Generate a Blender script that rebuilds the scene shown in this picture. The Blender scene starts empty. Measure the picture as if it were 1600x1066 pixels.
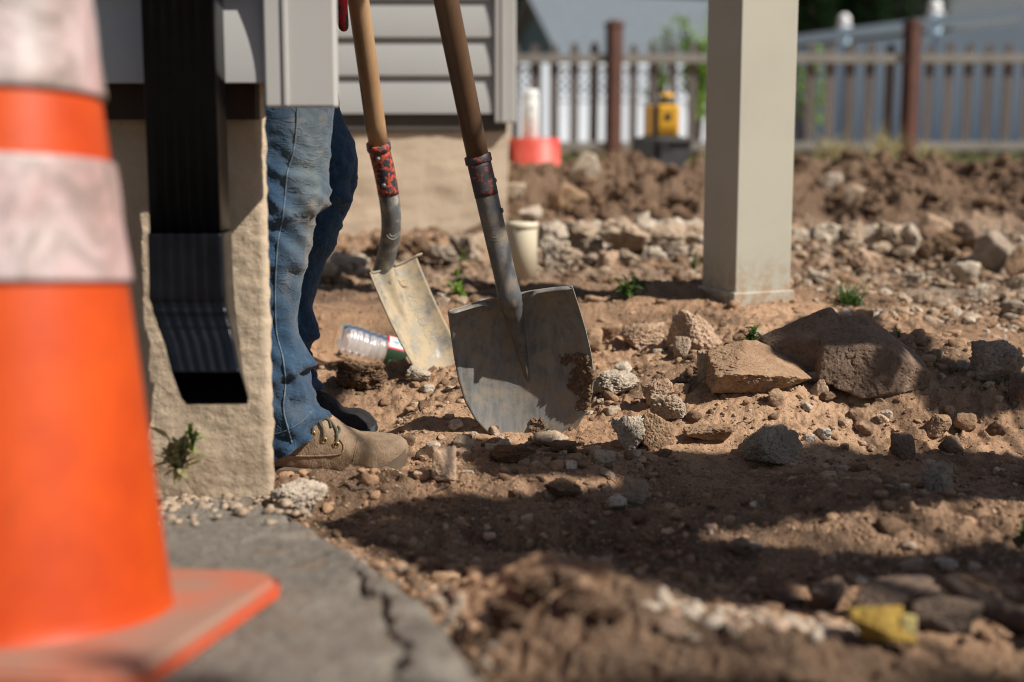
import bpy, bmesh, math, random
import numpy as np
from mathutils import Vector, Matrix, Euler

# ------------------------------------------------------------------ camera
SC = bpy.context.scene
COL = SC.collection
CAMZ, PITCH, FPX = 0.52, math.radians(8.8), 1600 * 50 / 36
cam_data = bpy.data.cameras.new('camera')
cam_data.lens = 50; cam_data.sensor_width = 36
cam_data.clip_start = 0.05; cam_data.clip_end = 600
cam_data.dof.use_dof = True
cam_data.dof.focus_distance = 2.30
cam_data.dof.aperture_fstop = 2.5
cam = bpy.data.objects.new('camera', cam_data); COL.objects.link(cam)
cam.location = (0, 0, CAMZ)
cam.rotation_euler = (math.pi / 2 - PITCH, 0, 0)
SC.camera = cam

# ------------------------------------------------------------------ light
SUN = Vector((2.0, -1.0, 2.2)).normalized()          # direction towards the sun
elev = math.asin(SUN.z)
azim = math.atan2(SUN.x, SUN.y)
w = bpy.data.worlds.new('World'); SC.world = w; w.use_nodes = True
nt = w.node_tree; nt.nodes.clear()
sky = nt.nodes.new('ShaderNodeTexSky'); sky.sky_type = 'NISHITA'; sky.sun_disc = False
sky.sun_elevation = elev; sky.sun_rotation = azim
bg = nt.nodes.new('ShaderNodeBackground'); bg.inputs[1].default_value = 0.05
wo = nt.nodes.new('ShaderNodeOutputWorld')
nt.links.new(sky.outputs[0], bg.inputs[0]); nt.links.new(bg.outputs[0], wo.inputs[0])
sd = bpy.data.lights.new('sun', 'SUN'); sd.energy = 5.0; sd.angle = math.radians(0.53); sd.color = (1.0, 0.95, 0.87)
so = bpy.data.objects.new('sun', sd); COL.objects.link(so)
so.rotation_euler = SUN.to_track_quat('Z', 'Y').to_euler(); so.location = (6, -3, 7)
SC.view_settings.view_transform = 'Standard'; SC.view_settings.look = 'None'
SC.view_settings.gamma = 1; SC.view_settings.exposure = 0.32
SC.view_settings.use_curve_mapping = False
SC.cycles.max_bounces = 6; SC.cycles.diffuse_bounces = 2; SC.cycles.filter_width = 1.0
SC.cycles.transparent_max_bounces = 16
SC.cycles.sample_clamp_indirect = 4

# ------------------------------------------------------------------ maths helpers
def ray(px, py):
    u = (px - 800) / FPX; v = (533 - py) / FPX
    cp, sp = math.cos(PITCH), math.sin(PITCH)
    return u, cp + v * sp, -sp + v * cp
def P(px, py, Y):
    dx, dy, dz = ray(px, py); t = Y / dy
    return Vector((dx * t, Y, CAMZ + dz * t))
def PZ(px, py, z):
    dx, dy, dz = ray(px, py); t = (z - CAMZ) / dz
    return Vector((dx * t, dy * t, z))

def _h(ix, iy, s):
    n = (ix.astype(np.int64) * 374761393 + iy.astype(np.int64) * 668265263 + s * 974634777) & 0x7fffffff
    n = ((n ^ (n >> 13)) * 1274126177) & 0x7fffffff
    n = (n ^ (n >> 16)) & 0x7fffffff
    return n
def pn(x, y, s=0):
    x = np.asarray(x, float); y = np.asarray(y, float)
    x0 = np.floor(x); y0 = np.floor(y); fx = x - x0; fy = y - y0
    ux = fx * fx * fx * (fx * (fx * 6 - 15) + 10); uy = fy * fy * fy * (fy * (fy * 6 - 15) + 10)
    def g(ix, iy, dx, dy):
        a = _h(ix, iy, s) / 0x7fffffff * 2 * np.pi * 7
        return np.cos(a) * dx + np.sin(a) * dy
    n00 = g(x0, y0, fx, fy); n10 = g(x0 + 1, y0, fx - 1, fy)
    n01 = g(x0, y0 + 1, fx, fy - 1); n11 = g(x0 + 1, y0 + 1, fx - 1, fy - 1)
    a = n00 + ux * (n10 - n00); b = n01 + ux * (n11 - n01)
    return (a + uy * (b - a)) * 1.5
def fbm(x, y, octv=4, s=0, gain=0.5):
    t = 0; a = 1; f = 1
    for i in range(octv):
        t = t + a * pn(x * f, y * f, s + i * 17); a *= gain; f *= 2.03
    return t
def pn3(p, f, s=0):
    p = p * f + 31.7; i0 = np.floor(p); fr = p - i0; u = fr * fr * fr * (fr * (fr * 6 - 15) + 10); out = 0
    for a in (0, 1):
        for b in (0, 1):
            for c in (0, 1):
                h = _h(i0[:, 0] + a + (i0[:, 2] + c) * 57, i0[:, 1] + b, s)
                g1 = (h & 1023) / 511.5 - 1; g2 = ((h >> 10) & 1023) / 511.5 - 1; g3 = ((h >> 20) & 1023) / 511.5 - 1
                wt = (u[:, 0] if a else 1 - u[:, 0]) * (u[:, 1] if b else 1 - u[:, 1]) * (u[:, 2] if c else 1 - u[:, 2])
                out = out + wt * (g1 * (fr[:, 0] - a) + g2 * (fr[:, 1] - b) + g3 * (fr[:, 2] - c))
    return out * 1.6
def sstep(a, b, x):
    t = np.clip((x - a) / (b - a), 0, 1); return t * t * (3 - 2 * t)

# ------------------------------------------------------------------ ground height
ZY = [0.0, 1.0, 1.25, 1.55, 1.9, 2.3, 2.7, 3.0, 3.6, 4.0, 4.25, 4.7, 5.2, 6.0, 7.0, 9.0, 12.0, 20., 400.]
ZZ = [.05, .055, .05, .01, -.005, .0, .045, .095, .105, .13, .165, .21, .275, .30, .265, .20, .185, .17, .17]
def lump(px, py, z, r, h, sx=1.0):
    p = PZ(px, py, z); return (p.x, p.y, r, h, sx)
LUMPS = [lump(880, 935, .07, .085, .05), lump(1165, 455, .15, .26, .055, 1.3), lump(1120, 600, .05, .26, .035, 1.6),
         lump(720, 600, .05, .10, .022, 1.4), lump(990, 985, .06, .12, .02), lump(1330, 590, .08, .2, .05, 1.3),
         lump(590, 765, .0, .10, .012, 1.6), lump(860, 745, .0, .12, .014, 2.), lump(1240, 800, .0, .15, .012, 2.),
         lump(1000, 800, .0, .18, -.018, 2.), lump(1350, 905, .03, .14, -.03, 2.), lump(1480, 680, .04, .12, -.03, 1.5),
         lump(1560, 520, .15, .3, .05, 1.5), lump(760, 925, .03, .05, -.045, 1.0), lump(540, 505, .09, .2, .02, 1.6),
         lump(1180, 660, .02, .12, .02, 1.5), lump(1500, 820, .01, .2, .02, 1.5), lump(950, 480, .1, .2, .02, 1.6)]
def macro(x, y):
    x = np.asarray(x, float); y = np.asarray(y, float)
    z = np.interp(y, ZY, ZZ)
    # smooth the profile
    z = (z + np.interp(y - .12, ZY, ZZ) + np.interp(y + .12, ZY, ZZ)) / 3
    for (cx, cy, r, h, sx) in LUMPS:
        z = z + h * np.exp(-(((x - cx) / (r * sx)) ** 2 + ((y - cy) / r) ** 2))
    return z
# places pressed flat: (x, y, half width, half depth, z) under the boots and the bottle
FLATS = []
def _flat(px0, px1, py, Y, ry, drop=0.):
    a = P(px0, py, Y); b = P(px1, py, Y); FLATS.append(((a.x + b.x) / 2, Y, (b.x - a.x) / 2, ry, a.z - drop))
_flat(320, 640, 737, 2.12, .07); _flat(360, 592, 677, 2.38, .06); _flat(515, 665, 577, 2.87, .05)
def height(x, y):
    x = np.asarray(x, float); y = np.asarray(y, float)
    z = macro(x, y)
    for (fx, fy, rx, ry, fz) in FLATS:
        q = np.maximum(np.abs(x - fx) - rx, 0) / .07; q2 = np.maximum(np.abs(y - fy) - ry, 0) / .06
        k = np.exp(-(q * q + q2 * q2)); z = z * (1 - k) + fz * k
    near = (1 - sstep(7., 12., y))
    for (fx, fy, rx, ry, fz) in FLATS[:2]:
        near = near * (1 - .75 * np.exp(-(np.maximum(np.abs(x - fx) - rx, 0) / .04) ** 2 - (np.maximum(np.abs(y - fy) - ry, 0) / .04) ** 2))
    berm = sstep(4.3, 5.0, y) * (1 - sstep(6.6, 8.5, y)) * sstep(-.25, .15, x)
    rub = sstep(3.2, 3.7, y) * (1 - sstep(4.6, 5.2, y))
    rough = .35 + .9 * sstep(-.3, .5, pn(x * 2.1 + 3, y * 2.1, 5))
    z = z + near * (.020 * fbm(x * 3.2, y * 3.2, 2, 1) + .0085 * rough * fbm(x * 11, y * 11, 3, 2)
                    + .0052 * rough * fbm(x * 42, y * 42, 3, 3, .6))
    # crumbly clods: billowed noise
    b = 1 - np.abs(pn(x * 26, y * 26, 9)) * 2
    m = sstep(.05, .35, pn(x * 3.7, y * 3.7, 12))
    z = z + near * m * (.004 + .007 * sstep(1.5, 1.8, y)) * np.clip(b, 0, 1) ** 1.5
    b3 = 1 - np.abs(pn(x * 62 + 7, y * 62, 19)) * 2
    z = z + near * .003 * np.clip(b3, 0, 1) * sstep(-.15, .25, pn(x * 5, y * 5, 29))
    z = z + near * (.0016 * pn(x * 115, y * 115, 33) + .0012 * pn(x * 210, y * 210, 34)) * (.5 + .8 * sstep(-.2, .3, pn(x * 7, y * 7, 35)))
    z = z + near * .004 * (np.round(pn(x * 9, y * 5, 37) * 3) / 3 - pn(x * 9, y * 5, 37)) * sstep(0, .3, pn(x * 2.3, y * 2.3, 39)) * sstep(1.5, 1.8, y)
    z = z + (berm + .5 * rub) * (.075 * fbm(x * 3.2, y * 2.6, 3, 21, .5) + .022 * (1 - np.abs(pn(x * 13, y * 11, 23)) * 2.2)
                                + .02 * fbm(x * 19, y * 16, 3, 27, .6))
    # boot tread print in the shade, about 9 cm wide
    c = PZ(895, 845, -.01)
    dx = (x - c.x); dy = (y - c.y); ca, sa = math.cos(.5), math.sin(.5)
    a = dx * ca + dy * sa; bb = -dx * sa + dy * ca
    mask = (1 - sstep(.10, .13, np.abs(a))) * (1 - sstep(.035, .045, np.abs(bb)))
    tread = np.minimum(np.abs(((a * 55) % 1) - .5), np.abs(((bb * 55 + .5 * (np.floor(a * 55) % 2)) % 1) - .5)) < .14
    z = z - mask * (.006 - .0045 * tread)
    return z
def H(x, y):
    return float(height(np.array([x]), np.array([y]))[0])
def G(px, py):
    dx, dy, dz = ray(px, py)
    Y = np.concatenate([np.arange(.6, 6, .004), np.arange(6, 60, .05)])
    t = Y / dy
    hz = height(dx * t, Y); rz = CAMZ + dz * t
    idx = np.nonzero(rz < hz)[0]
    i = idx[0] if len(idx) else len(Y) - 1
    return Vector((dx * t[i], Y[i], hz[i]))

# ------------------------------------------------------------------ object helpers
def link(name, me, m=None, parent=None, smooth=True):
    o = bpy.data.objects.new(name, me); COL.objects.link(o)
    if m is not None:
        for mm in (m if isinstance(m, (list, tuple)) else [m]): me.materials.append(mm)
    if smooth and len(me.polygons): me.polygons.foreach_set('use_smooth', np.ones(len(me.polygons), bool))
    if parent is not None: o.parent = parent
    return o
def tag(o, label=None, cat=None, group=None, kind=None):
    if label: o['label'] = label
    if cat: o['category'] = cat
    if group: o['group'] = group
    if kind: o['kind'] = kind
    return o
def empty(name, loc, label, cat, group=None, rz=0):
    e = bpy.data.objects.new(name, None); COL.objects.link(e); e.location = loc; e.rotation_euler = (0, 0, rz)
    e.empty_display_size = .05
    return tag(e, label, cat, group)
def np_mesh(name, V, F):
    """V (n,3), F (m,k) arrays with constant k"""
    me = bpy.data.meshes.new(name); V = np.asarray(V, np.float32); F = np.asarray(F, np.int32)
    me.vertices.add(len(V)); me.vertices.foreach_set('co', V.ravel())
    k = F.shape[1]
    me.loops.add(F.size); me.loops.foreach_set('vertex_index', F.ravel())
    me.polygons.add(len(F)); me.polygons.foreach_set('loop_start', np.arange(0, F.size, k, dtype=np.int32))
    me.polygons.foreach_set('loop_total', np.full(len(F), k, np.int32))
    me.update(calc_edges=True); return me
def bm_mesh(name, bm):
    me = bpy.data.meshes.new(name); bm.to_mesh(me); bm.free(); return me
def part(name, bm, m, parent, smooth=False, loc=None):
    o = link(name, bm_mesh(name, bm), m, parent, smooth)
    if loc is not None: o.location = loc
    return o
def box(bm, x0, x1, y0, y1, z0, z1, bev=0, M=None):
    r = bmesh.ops.create_cube(bm, size=1)['verts']
    for v in r:
        v.co = Vector(((v.co.x + .5) * (x1 - x0) + x0, (v.co.y + .5) * (y1 - y0) + y0, (v.co.z + .5) * (z1 - z0) + z0))
    if M is not None:
        for v in r: v.co = M @ v.co
    if bev:
        es = list({e for v in r for e in v.link_edges})
        bmesh.ops.bevel(bm, geom=es, offset=bev, segments=2, affect='EDGES', profile=.5)
def grid_faces(nr, nc, closed=False):
    i = np.arange(nr - 1)[:, None]; j = np.arange(nc if closed else nc - 1)[None, :]
    jn = (j + 1) % nc
    a = i * nc + j; b = i * nc + jn; c = (i + 1) * nc + jn; d = (i + 1) * nc + j
    return np.stack([a, b, c, d], -1).reshape(-1, 4)
def tube(bm, pts, rad, n=10, cap=True):
    pts = [Vector(p) for p in pts]
    if not hasattr(rad, '__len__'): rad = [rad] * len(pts)
    rings = []; prev = None
    for i, p in enumerate(pts):
        t = (pts[min(i + 1, len(pts) - 1)] - pts[max(i - 1, 0)]).normalized()
        if prev is None:
            a = t.orthogonal().normalized()
        else:
            a = (prev - t * prev.dot(t)).normalized()
        prev = a; b = t.cross(a)
        rings.append([bm.verts.new(p + (a * math.cos(2 * math.pi * k / n) + b * math.sin(2 * math.pi * k / n)) * rad[i]) for k in range(n)])
    for i in range(len(rings) - 1):
        for k in range(n):
            bm.faces.new((rings[i][k], rings[i][(k + 1) % n], rings[i + 1][(k + 1) % n], rings[i + 1][k]))
    if cap:
        bm.faces.new(rings[0][::-1]); bm.faces.new(rings[-1])
def smooth_path(pts, n=8):
    pts = [Vector(p) for p in pts]; out = []
    for i in range(len(pts) - 1):
        p0 = pts[max(i - 1, 0)]; p1 = pts[i]; p2 = pts[i + 1]; p3 = pts[min(i + 2, len(pts) - 1)]
        for k in range(n):
            t = k / n
            out.append(.5 * ((2 * p1) + (-p0 + p2) * t + (2 * p0 - 5 * p1 + 4 * p2 - p3) * t * t + (-p0 + 3 * p1 - 3 * p2 + p3) * t ** 3))
    out.append(pts[-1]); return out
def lathe(bm, prof, n=32, M=None, cap=True):
    rings = []
    for (r, z) in prof:
        ring = []
        for k in range(n):
            a = 2 * math.pi * k / n
            co = Vector((r * math.cos(a), r * math.sin(a), z))
            if M is not None: co = M @ co
            ring.append(bm.verts.new(co))
        rings.append(ring)
    for i in range(len(rings) - 1):
        for k in range(n):
            bm.faces.new((rings[i][k], rings[i][(k + 1) % n], rings[i + 1][(k + 1) % n], rings[i + 1][k]))
    if cap:
        bm.faces.new(rings[0][::-1]); bm.faces.new(rings[-1])
def prism(bm, pts2, y0, y1, axis='xz'):
    """extrude polygon pts2 between y0 and y1"""
    a = [bm.verts.new((p[0], y0, p[1])) for p in pts2]; b = [bm.verts.new((p[0], y1, p[1])) for p in pts2]
    bm.faces.new(a); bm.faces.new(b[::-1])
    for i in range(len(a)):
        j = (i + 1) % len(a); bm.faces.new((a[i], b[i], b[j], a[j]))
def text_mesh(s, size, depth):
    c = bpy.data.curves.new('lettering', 'FONT'); c.body = s; c.size = size; c.extrude = depth; c.bevel_depth = depth * .3
    c.align_x = 'CENTER'; c.align_y = 'CENTER'
    o = bpy.data.objects.new('tmp_text', c); COL.objects.link(o)
    dg = bpy.context.evaluated_depsgraph_get(); me = bpy.data.meshes.new_from_object(o.evaluated_get(dg))
    bpy.data.objects.remove(o); return me

# ------------------------------------------------------------------ materials
class MatB:
    def __init__(s, name):
        s.m = bpy.data.materials.new(name); s.m.use_nodes = True; s.n = s.m.node_tree.nodes; s.l = s.m.node_tree.links
        s.b = s.n['Principled BSDF']; s.co = s.n.new('ShaderNodeTexCoord').outputs['Object']; s.hs = []
    def noise(s, scale, detail=4, rough=.55, stretch=None, dist=0):
        t = s.n.new('ShaderNodeTexNoise'); t.inputs['Scale'].default_value = scale; t.inputs['Detail'].default_value = detail
        t.inputs['Roughness'].default_value = rough; t.inputs['Distortion'].default_value = dist
        if stretch:
            mp = s.n.new('ShaderNodeMapping'); mp.inputs['Scale'].default_value = stretch
            s.l.new(s.co, mp.inputs[0]); s.l.new(mp.outputs[0], t.inputs[0])
        else: s.l.new(s.co, t.inputs[0])
        return t.outputs[0]
    def voro(s, scale, feature='F1'):
        t = s.n.new('ShaderNodeTexVoronoi'); t.feature = feature; t.inputs['Scale'].default_value = scale
        s.l.new(s.co, t.inputs[0]); return t.outputs[0]
    def ramp(s, x, stops):
        r = s.n.new('ShaderNodeValToRGB'); e = r.color_ramp.elements
        while len(e) < len(stops): e.new(.5)
        for el, (p, c) in zip(e, stops):
            el.position = p; el.color = (c, c, c, 1) if not hasattr(c, '__len__') else (*c, 1)
        s.l.new(x, r.inputs[0]); return r.outputs[0]
    def mix(s, f, a, b, mode='MIX'):
        r = s.n.new('ShaderNodeMix'); r.data_type = 'RGBA'; r.blend_type = mode
        for sock, v in ((r.inputs[0], f), (r.inputs[6], a), (r.inputs[7], b)):
            if isinstance(v, bpy.types.NodeSocket): s.l.new(v, sock)
            elif hasattr(v, '__len__'): sock.default_value = (*v, 1)
            elif sock.type == 'RGBA': sock.default_value = (v, v, v, 1)
            else: sock.default_value = v
        return r.outputs[2]
    def attr(s, name):
        a = s.n.new('ShaderNodeAttribute'); a.attribute_name = name; return a
    def math(s, op, a, b=0.):
        r = s.n.new('ShaderNodeMath'); r.operation = op
        for sock, v in ((r.inputs[0], a), (r.inputs[1], b)):
            if isinstance(v, bpy.types.NodeSocket): s.l.new(v, sock)
            else: sock.default_value = v
        return r.outputs[0]
    def col(s, c):
        if isinstance(c, bpy.types.NodeSocket): s.l.new(c, s.b.inputs['Base Color'])
        else: s.b.inputs['Base Color'].default_value = (*c, 1)
        return s
    def set(s, rough=.6, metal=0, spec=.5, **k):
        for nm, v in (('Roughness', rough), ('Metallic', metal), ('Specular IOR Level', spec)):
            if isinstance(v, bpy.types.NodeSocket): s.l.new(v, s.b.inputs[nm])
            else: s.b.inputs[nm].default_value = v
        return s
    def bump(s, h, strength=.5, dist=.002):
        b = s.n.new('ShaderNodeBump'); b.inputs['Strength'].default_value = strength; b.inputs['Distance'].default_value = dist
        s.l.new(h, b.inputs['Height'])
        if s.hs: s.l.new(s.hs[-1], b.inputs['Normal'])
        s.hs.append(b.outputs[0]); s.l.new(b.outputs[0], s.b.inputs['Normal']); return s

def simple(name, c1, c2, scale=20, rough=.6, bump=0, bscale=200, bdist=.001, metal=0, spec=.4, lo=.35, hi=.65, stretch=None):
    m = MatB(name); n = m.noise(scale, 5, .6, stretch)
    m.col(m.mix(m.ramp(n, [(lo, 0.), (hi, 1.)]), c1, c2)).set(rough, metal, spec)
    if bump: m.bump(m.noise(bscale, 4, .6, stretch), bump, bdist)
    return m.m

# dirt: colour attribute carries painted foreground shade and where the soil itself changes (sand, dark loam, grey gravel)
def dirt_mat():
    m = MatB('dirt')
    a = m.attr('soil')
    sep = m.n.new('ShaderNodeSeparateColor'); m.l.new(a.outputs['Color'], sep.inputs[0])
    big = m.noise(3.5, 5, .6); med = m.noise(38, 5, .65); fine = m.noise(420, 3, .7)
    sand = m.mix(m.ramp(big, [(.35, 0.), (.65, 1.)]), (.52, .32, .19), (.40, .222, .122))
    sand = m.mix(m.ramp(med, [(.48, 0.), (.68, 1.)]), sand, (.22, .115, .06))
    loam_shade = m.mix(m.ramp(med, [(.4, 0.), (.65, 1.)]), (.125, .064, .034), (.062, .034, .02))
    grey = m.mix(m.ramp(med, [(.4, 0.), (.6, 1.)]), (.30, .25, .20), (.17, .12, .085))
    c = m.mix(sep.outputs[0], sand, loam_shade); c = m.mix(sep.outputs[1], c, grey)
    c = m.mix(m.ramp(fine, [(.42, 0.), (.5, .35), (.75, .8)]), c, m.mix(.5, c, (.60, .45, .32)), 'MIX')
    dk = m.ramp(m.noise(900, 2, .6), [(.28, 1.), (.40, 0.)])
    c = m.mix(m.math('MULTIPLY', dk, .55), c, (.06, .035, .02))
    m.col(c).set(.95, 0, .15)
    m.bump(m.noise(160, 5, .7), 1., .006)
    m.bump(fine, .7, .0016)
    m.bump(m.voro(330), .35, .0012)
    return m.m
def rock_mat(name, c1, c2, c3, scale=30, pores=.5, dust=0.35):
    m = MatB(name); m.co = m.n.new('ShaderNodeNewGeometry').outputs['Position']
    n1 = m.noise(scale, 6, .65); n2 = m.noise(scale * 6, 4, .7)
    c = m.mix(m.ramp(n1, [(.38, 0.), (.6, 1.)]), c1, c2)
    c = m.mix(m.ramp(n2, [(.5, 0.), (.72, 1.)]), c, c3)
    # sandy dust lies on upward facing faces
    g = m.n.new('ShaderNodeNewGeometry'); sp = m.n.new('ShaderNodeSeparateXYZ'); m.l.new(g.outputs['Normal'], sp.inputs[0])
    up = m.ramp(sp.outputs[2], [(.35, 0.), (.85, dust)])
    c = m.mix(m.math('MULTIPLY', up, m.ramp(m.noise(60, 4), [(.35, .2), (.6, 1.)])), c, (.33, .205, .125))
    m.col(c).set(.92, 0, .2)
    m.bump(n1, .6, .006); m.bump(n2, .7, .003); m.bump(m.noise(scale * 16, 3, .7), .6, .0012)
    if pores: m.bump(m.ramp(m.voro(scale * 5), [(.05, 0.), (.3, 1.)]), pores * .7, .002)
    return m.m
M = {}
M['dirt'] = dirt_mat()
M['concrete_rock'] = rock_mat('broken_concrete', (.50, .395, .295), (.39, .29, .205), (.18, .12, .08), 34, .8, .3)
M['white_rock'] = rock_mat('white_rubble', (.60, .51, .41), (.46, .38, .295), (.18, .125, .085), 40, .8, .12)
M['pink_rock'] = rock_mat('pinkish_rock', (.56, .40, .285), (.42, .28, .185), (.24, .14, .085), 30, .6, .35)
M['tan_rock'] = rock_mat('tan_rock', (.42, .28, .175), (.30, .185, .11), (.17, .10, .06), 30, .4, .6)
M['grey_rock'] = rock_mat('grey_rock', (.38, .31, .24), (.27, .215, .165), (.14, .11, .085), 26, .5, .25)
M['dark_rock'] = rock_mat('dark_brown_rock', (.25, .17, .12), (.18, .12, .085), (.09, .06, .042), 22, .5, .12)
M['slate'] = rock_mat('dark_slate', (.11, .085, .07), (.075, .06, .052), (.16, .11, .08), 18, .1, .3)
M['clod'] = rock_mat('soil_clod', (.20, .12, .072), (.13, .078, .046), (.28, .19, .12), 50, .5, .2)
M['berm_clod'] = rock_mat('berm_clod', (.13, .074, .043), (.08, .047, .03), (.2, .14, .1), 20, .5, .1)
M['yellow_rock'] = rock_mat('yellow_foam_chunk', (.50, .34, .08), (.36, .22, .05), (.18, .10, .03), 60, .5, .0)
M['pale_yellow'] = rock_mat('pale_yellow_foam', (.72, .66, .36), (.62, .5, .2), (.4, .3, .1), 60, .4, .0)

# ------------------------------------------------------------------ ground sheet
def ground():
    yr = np.concatenate([np.linspace(.35, 1.1, 50, endpoint=False), 1 / np.linspace(1 / 1.1, 1 / 4.3, 960, endpoint=False),
                         1 / np.linspace(1 / 4.3, 1 / 13., 190, endpoint=False), np.geomspace(13, 300, 40)])
    u = np.concatenate([np.linspace(-1.6, -.42, 60, endpoint=False), np.linspace(-.42, .46, 860, endpoint=False), np.linspace(.46, 1.6, 60)])
    U, Y = np.meshgrid(u, yr); X = U * Y
    Z = height(X, Y)
    me = np_mesh('ground', np.stack([X, Y, Z], -1).reshape(-1, 3), grid_faces(*X.shape))
    x = X.ravel(); y = Y.ravel()
    berm = sstep(4.2, 4.6, y) * (1 - sstep(8, 9.5, y))
    px = 800 + x / y * FPX
    grey = sstep(3.05, 3.4, y) * (1 - sstep(4.2, 4.6, y)) * sstep(.75, 1.0, x) * .85
    grey = np.maximum(grey, sstep(3.3, 3.6, y) * (1 - sstep(3.9, 4.3, y)) * .35)
    loam_shade = np.clip(berm + .8 * (1 - sstep(1.20, 1.30, y)), 0, 1)
    loam_shade = np.clip(loam_shade + .55 * (1 - sstep(1.9, 2.15, y)) * sstep(1.45, 1.6, y), 0, 1)  # dark soil tone painted in to deepen the foreground shade
    loam_shade = np.clip(loam_shade + .5 * sstep(.0, .35, pn(x * 3 + 9, y * 3, 44)) + .35 * sstep(.1, .4, pn(x * 11 + 9, y * 9, 46)), 0, 1)
    loam_shade = np.clip(loam_shade + .5 * sstep(2.9, 3.3, y) * (1 - sstep(4., 4.3, y)), 0, 1)
    col = np.stack([loam_shade, grey, np.zeros_like(x), np.ones_like(x)], -1).astype(np.float32)
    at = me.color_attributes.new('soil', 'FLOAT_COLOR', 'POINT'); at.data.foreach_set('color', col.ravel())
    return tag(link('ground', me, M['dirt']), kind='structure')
ground()
bm = bmesh.new(); box(bm, -300, 300, -60, 300, -.6, -.25)
o = part('terrain', bm, simple('terrain_soil', (.16, .1, .06), (.12, .09, .05), 1), None); tag(o, kind='structure')

# asphalt apron under the cone
def pavement():
    m = MatB('worn_asphalt')
    n = m.noise(9, 6, .65); s = m.noise(260, 3, .7)
    c = m.mix(m.ramp(n, [(.38, 0.), (.64, 1.)]), (.225, .195, .16), (.145, .124, .10))
    c = m.mix(m.ramp(s, [(.45, 0.), (.7, .8)]), c, (.27, .235, .195))
    c = m.mix(m.ramp(m.noise(22, 4), [(.58, 0.), (.72, .7)]), c, (.22, .14, .085))
    m.col(c).set(.9, 0, .25); m.bump(s, .8, .004); m.bump(m.noise(60, 5, .75), .8, .010)
    za = lambda y: .102 - .114 * (y - 1.128)
    edge = []
    for (px, py) in [(424, 786), (470, 800), (530, 838), (575, 862), (612, 885), (655, 915), (700, 948), (742, 1000), (772, 1066), (800, 1200)]:
        p = P(px, py, 1.4)
        for _ in range(30):
            p = PZ(px, py, za(p.y))
        edge.append((p.x, p.y))
    edge.append((edge[-1][0] + .02, .2))
    edge = [(-.33, 1.95)] + edge
    crack = []
    for (px, py) in [(548, 880), (562, 905), (590, 942), (612, 975), (628, 1015), (622, 1040), (652, 1080)]:
        p = P(px, py, 1.4)
        for _ in range(30): p = PZ(px, py, za(p.y))
        crack.append((p.x, p.y))
    def dist(X, Y, poly):
        d = np.full(X.shape, 9.)
        for (a, b) in zip(poly[:-1], poly[1:]):
            ax, ay = a; bx, by = b; L2 = (bx - ax) ** 2 + (by - ay) ** 2
            t = np.clip(((X - ax) * (bx - ax) + (Y - ay) * (by - ay)) / L2, 0, 1)
            d = np.minimum(d, np.hypot(X - ax - t * (bx - ax), Y - ay - t * (by - ay)))
        return d
    xs = np.concatenate([np.linspace(-1.8, -.62, 60, endpoint=False), np.linspace(-.62, .12, 330)])
    ys = np.concatenate([np.linspace(.25, .95, 90, endpoint=False), np.linspace(.95, 1.98, 380)])
    X, Y = np.meshgrid(xs, ys)
    ey = np.array([e[1] for e in edge])[::-1]; ex = np.array([e[0] for e in edge])[::-1]
    xe = np.interp(Y, ey, ex) + .016 * fbm(Y * 11, X * 5, 5, 61, .62)
    s = np.where(X < xe, 1, -1) * np.minimum(dist(X, Y, edge), np.abs(X - xe) + .002)
    Z = za(Y) + .003 * fbm(X * 9, Y * 9, 3, 51) + .0018 * fbm(X * 60, Y * 60, 3, 52, .6)
    Z -= .03 * (1 - sstep(-.002, .03, s)) ** 2 + .10 * (1 - sstep(-.03, .002, s))
    dc = dist(X + .014 * fbm(X * 18, Y * 18, 4, 55, .6), Y + .014 * fbm(X * 18, Y * 18, 4, 56, .6), crack)
    Z -= .020 * (1 - sstep(.001, .008 + .006 * pn(X * 20, Y * 20, 57), dc)) + .006 * (1 - sstep(.0, .03, dc)) * np.clip(fbm(X * 50, Y * 50, 3, 58), 0, 1)
    Z -= .010 * sstep(.1, .4, pn(X * 13, Y * 13, 59)) * (1 - sstep(.01, .10, s))
    V = np.stack([X, Y, Z], -1).reshape(-1, 3); F = grid_faces(*X.shape)
    keep = (s.ravel()[F] > -.035).any(1)
    o = link('pavement', np_mesh('pavement', V, F[keep]), m.m); tag(o, kind='structure')
    return za
za = pavement()

# ------------------------------------------------------------------ near house wing (stucco, lap siding, corner trim)
def stucco_mat(name, c1, c2, d=.003):
    m = MatB(name); m.co = m.n.new('ShaderNodeNewGeometry').outputs['Position']
    n = m.noise(12, 5, .6); f = m.noise(170, 5, .7)
    sz = m.n.new('ShaderNodeSeparateXYZ'); m.l.new(m.co, sz.inputs[0])
    c_ = m.mix(m.ramp(n, [(.35, 0.), (.7, 1.)]), c1, c2); c_ = m.mix(m.math('MULTIPLY', m.ramp(sz.outputs[2], [(.04, .8), (.17, .0)]), m.ramp(m.noise(25, 5, .7), [(.4, 0.), (.62, 1.)])), c_, (.24, .17, .11))
    c_ = m.mix(m.ramp(m.noise(75, 5, .75), [(.62, 0.), (.75, .5)]), c_, (.26, .2, .14)); m.col(c_).set(.95, 0, .15)
    m.bump(m.noise(60, 5, .7), .5, .004); m.bump(f, .8, d * .8); return m.m
M['stucco'] = stucco_mat('stucco', (.56, .44, .315), (.47, .365, .26))
M['siding'] = simple('vinyl_siding', (.46, .455, .435), (.43, .425, .405), 3, .5, .15, 260, .0006, spec=.35)
M['trim'] = simple('trim_vinyl', (.50, .485, .455), (.47, .455, .425), 4, .45, .12, 260, .0005, spec=.4)
M['dark_slab'] = simple('dark_brown_slab', (.035, .022, .016), (.05, .03, .02), 20, .9)
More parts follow.
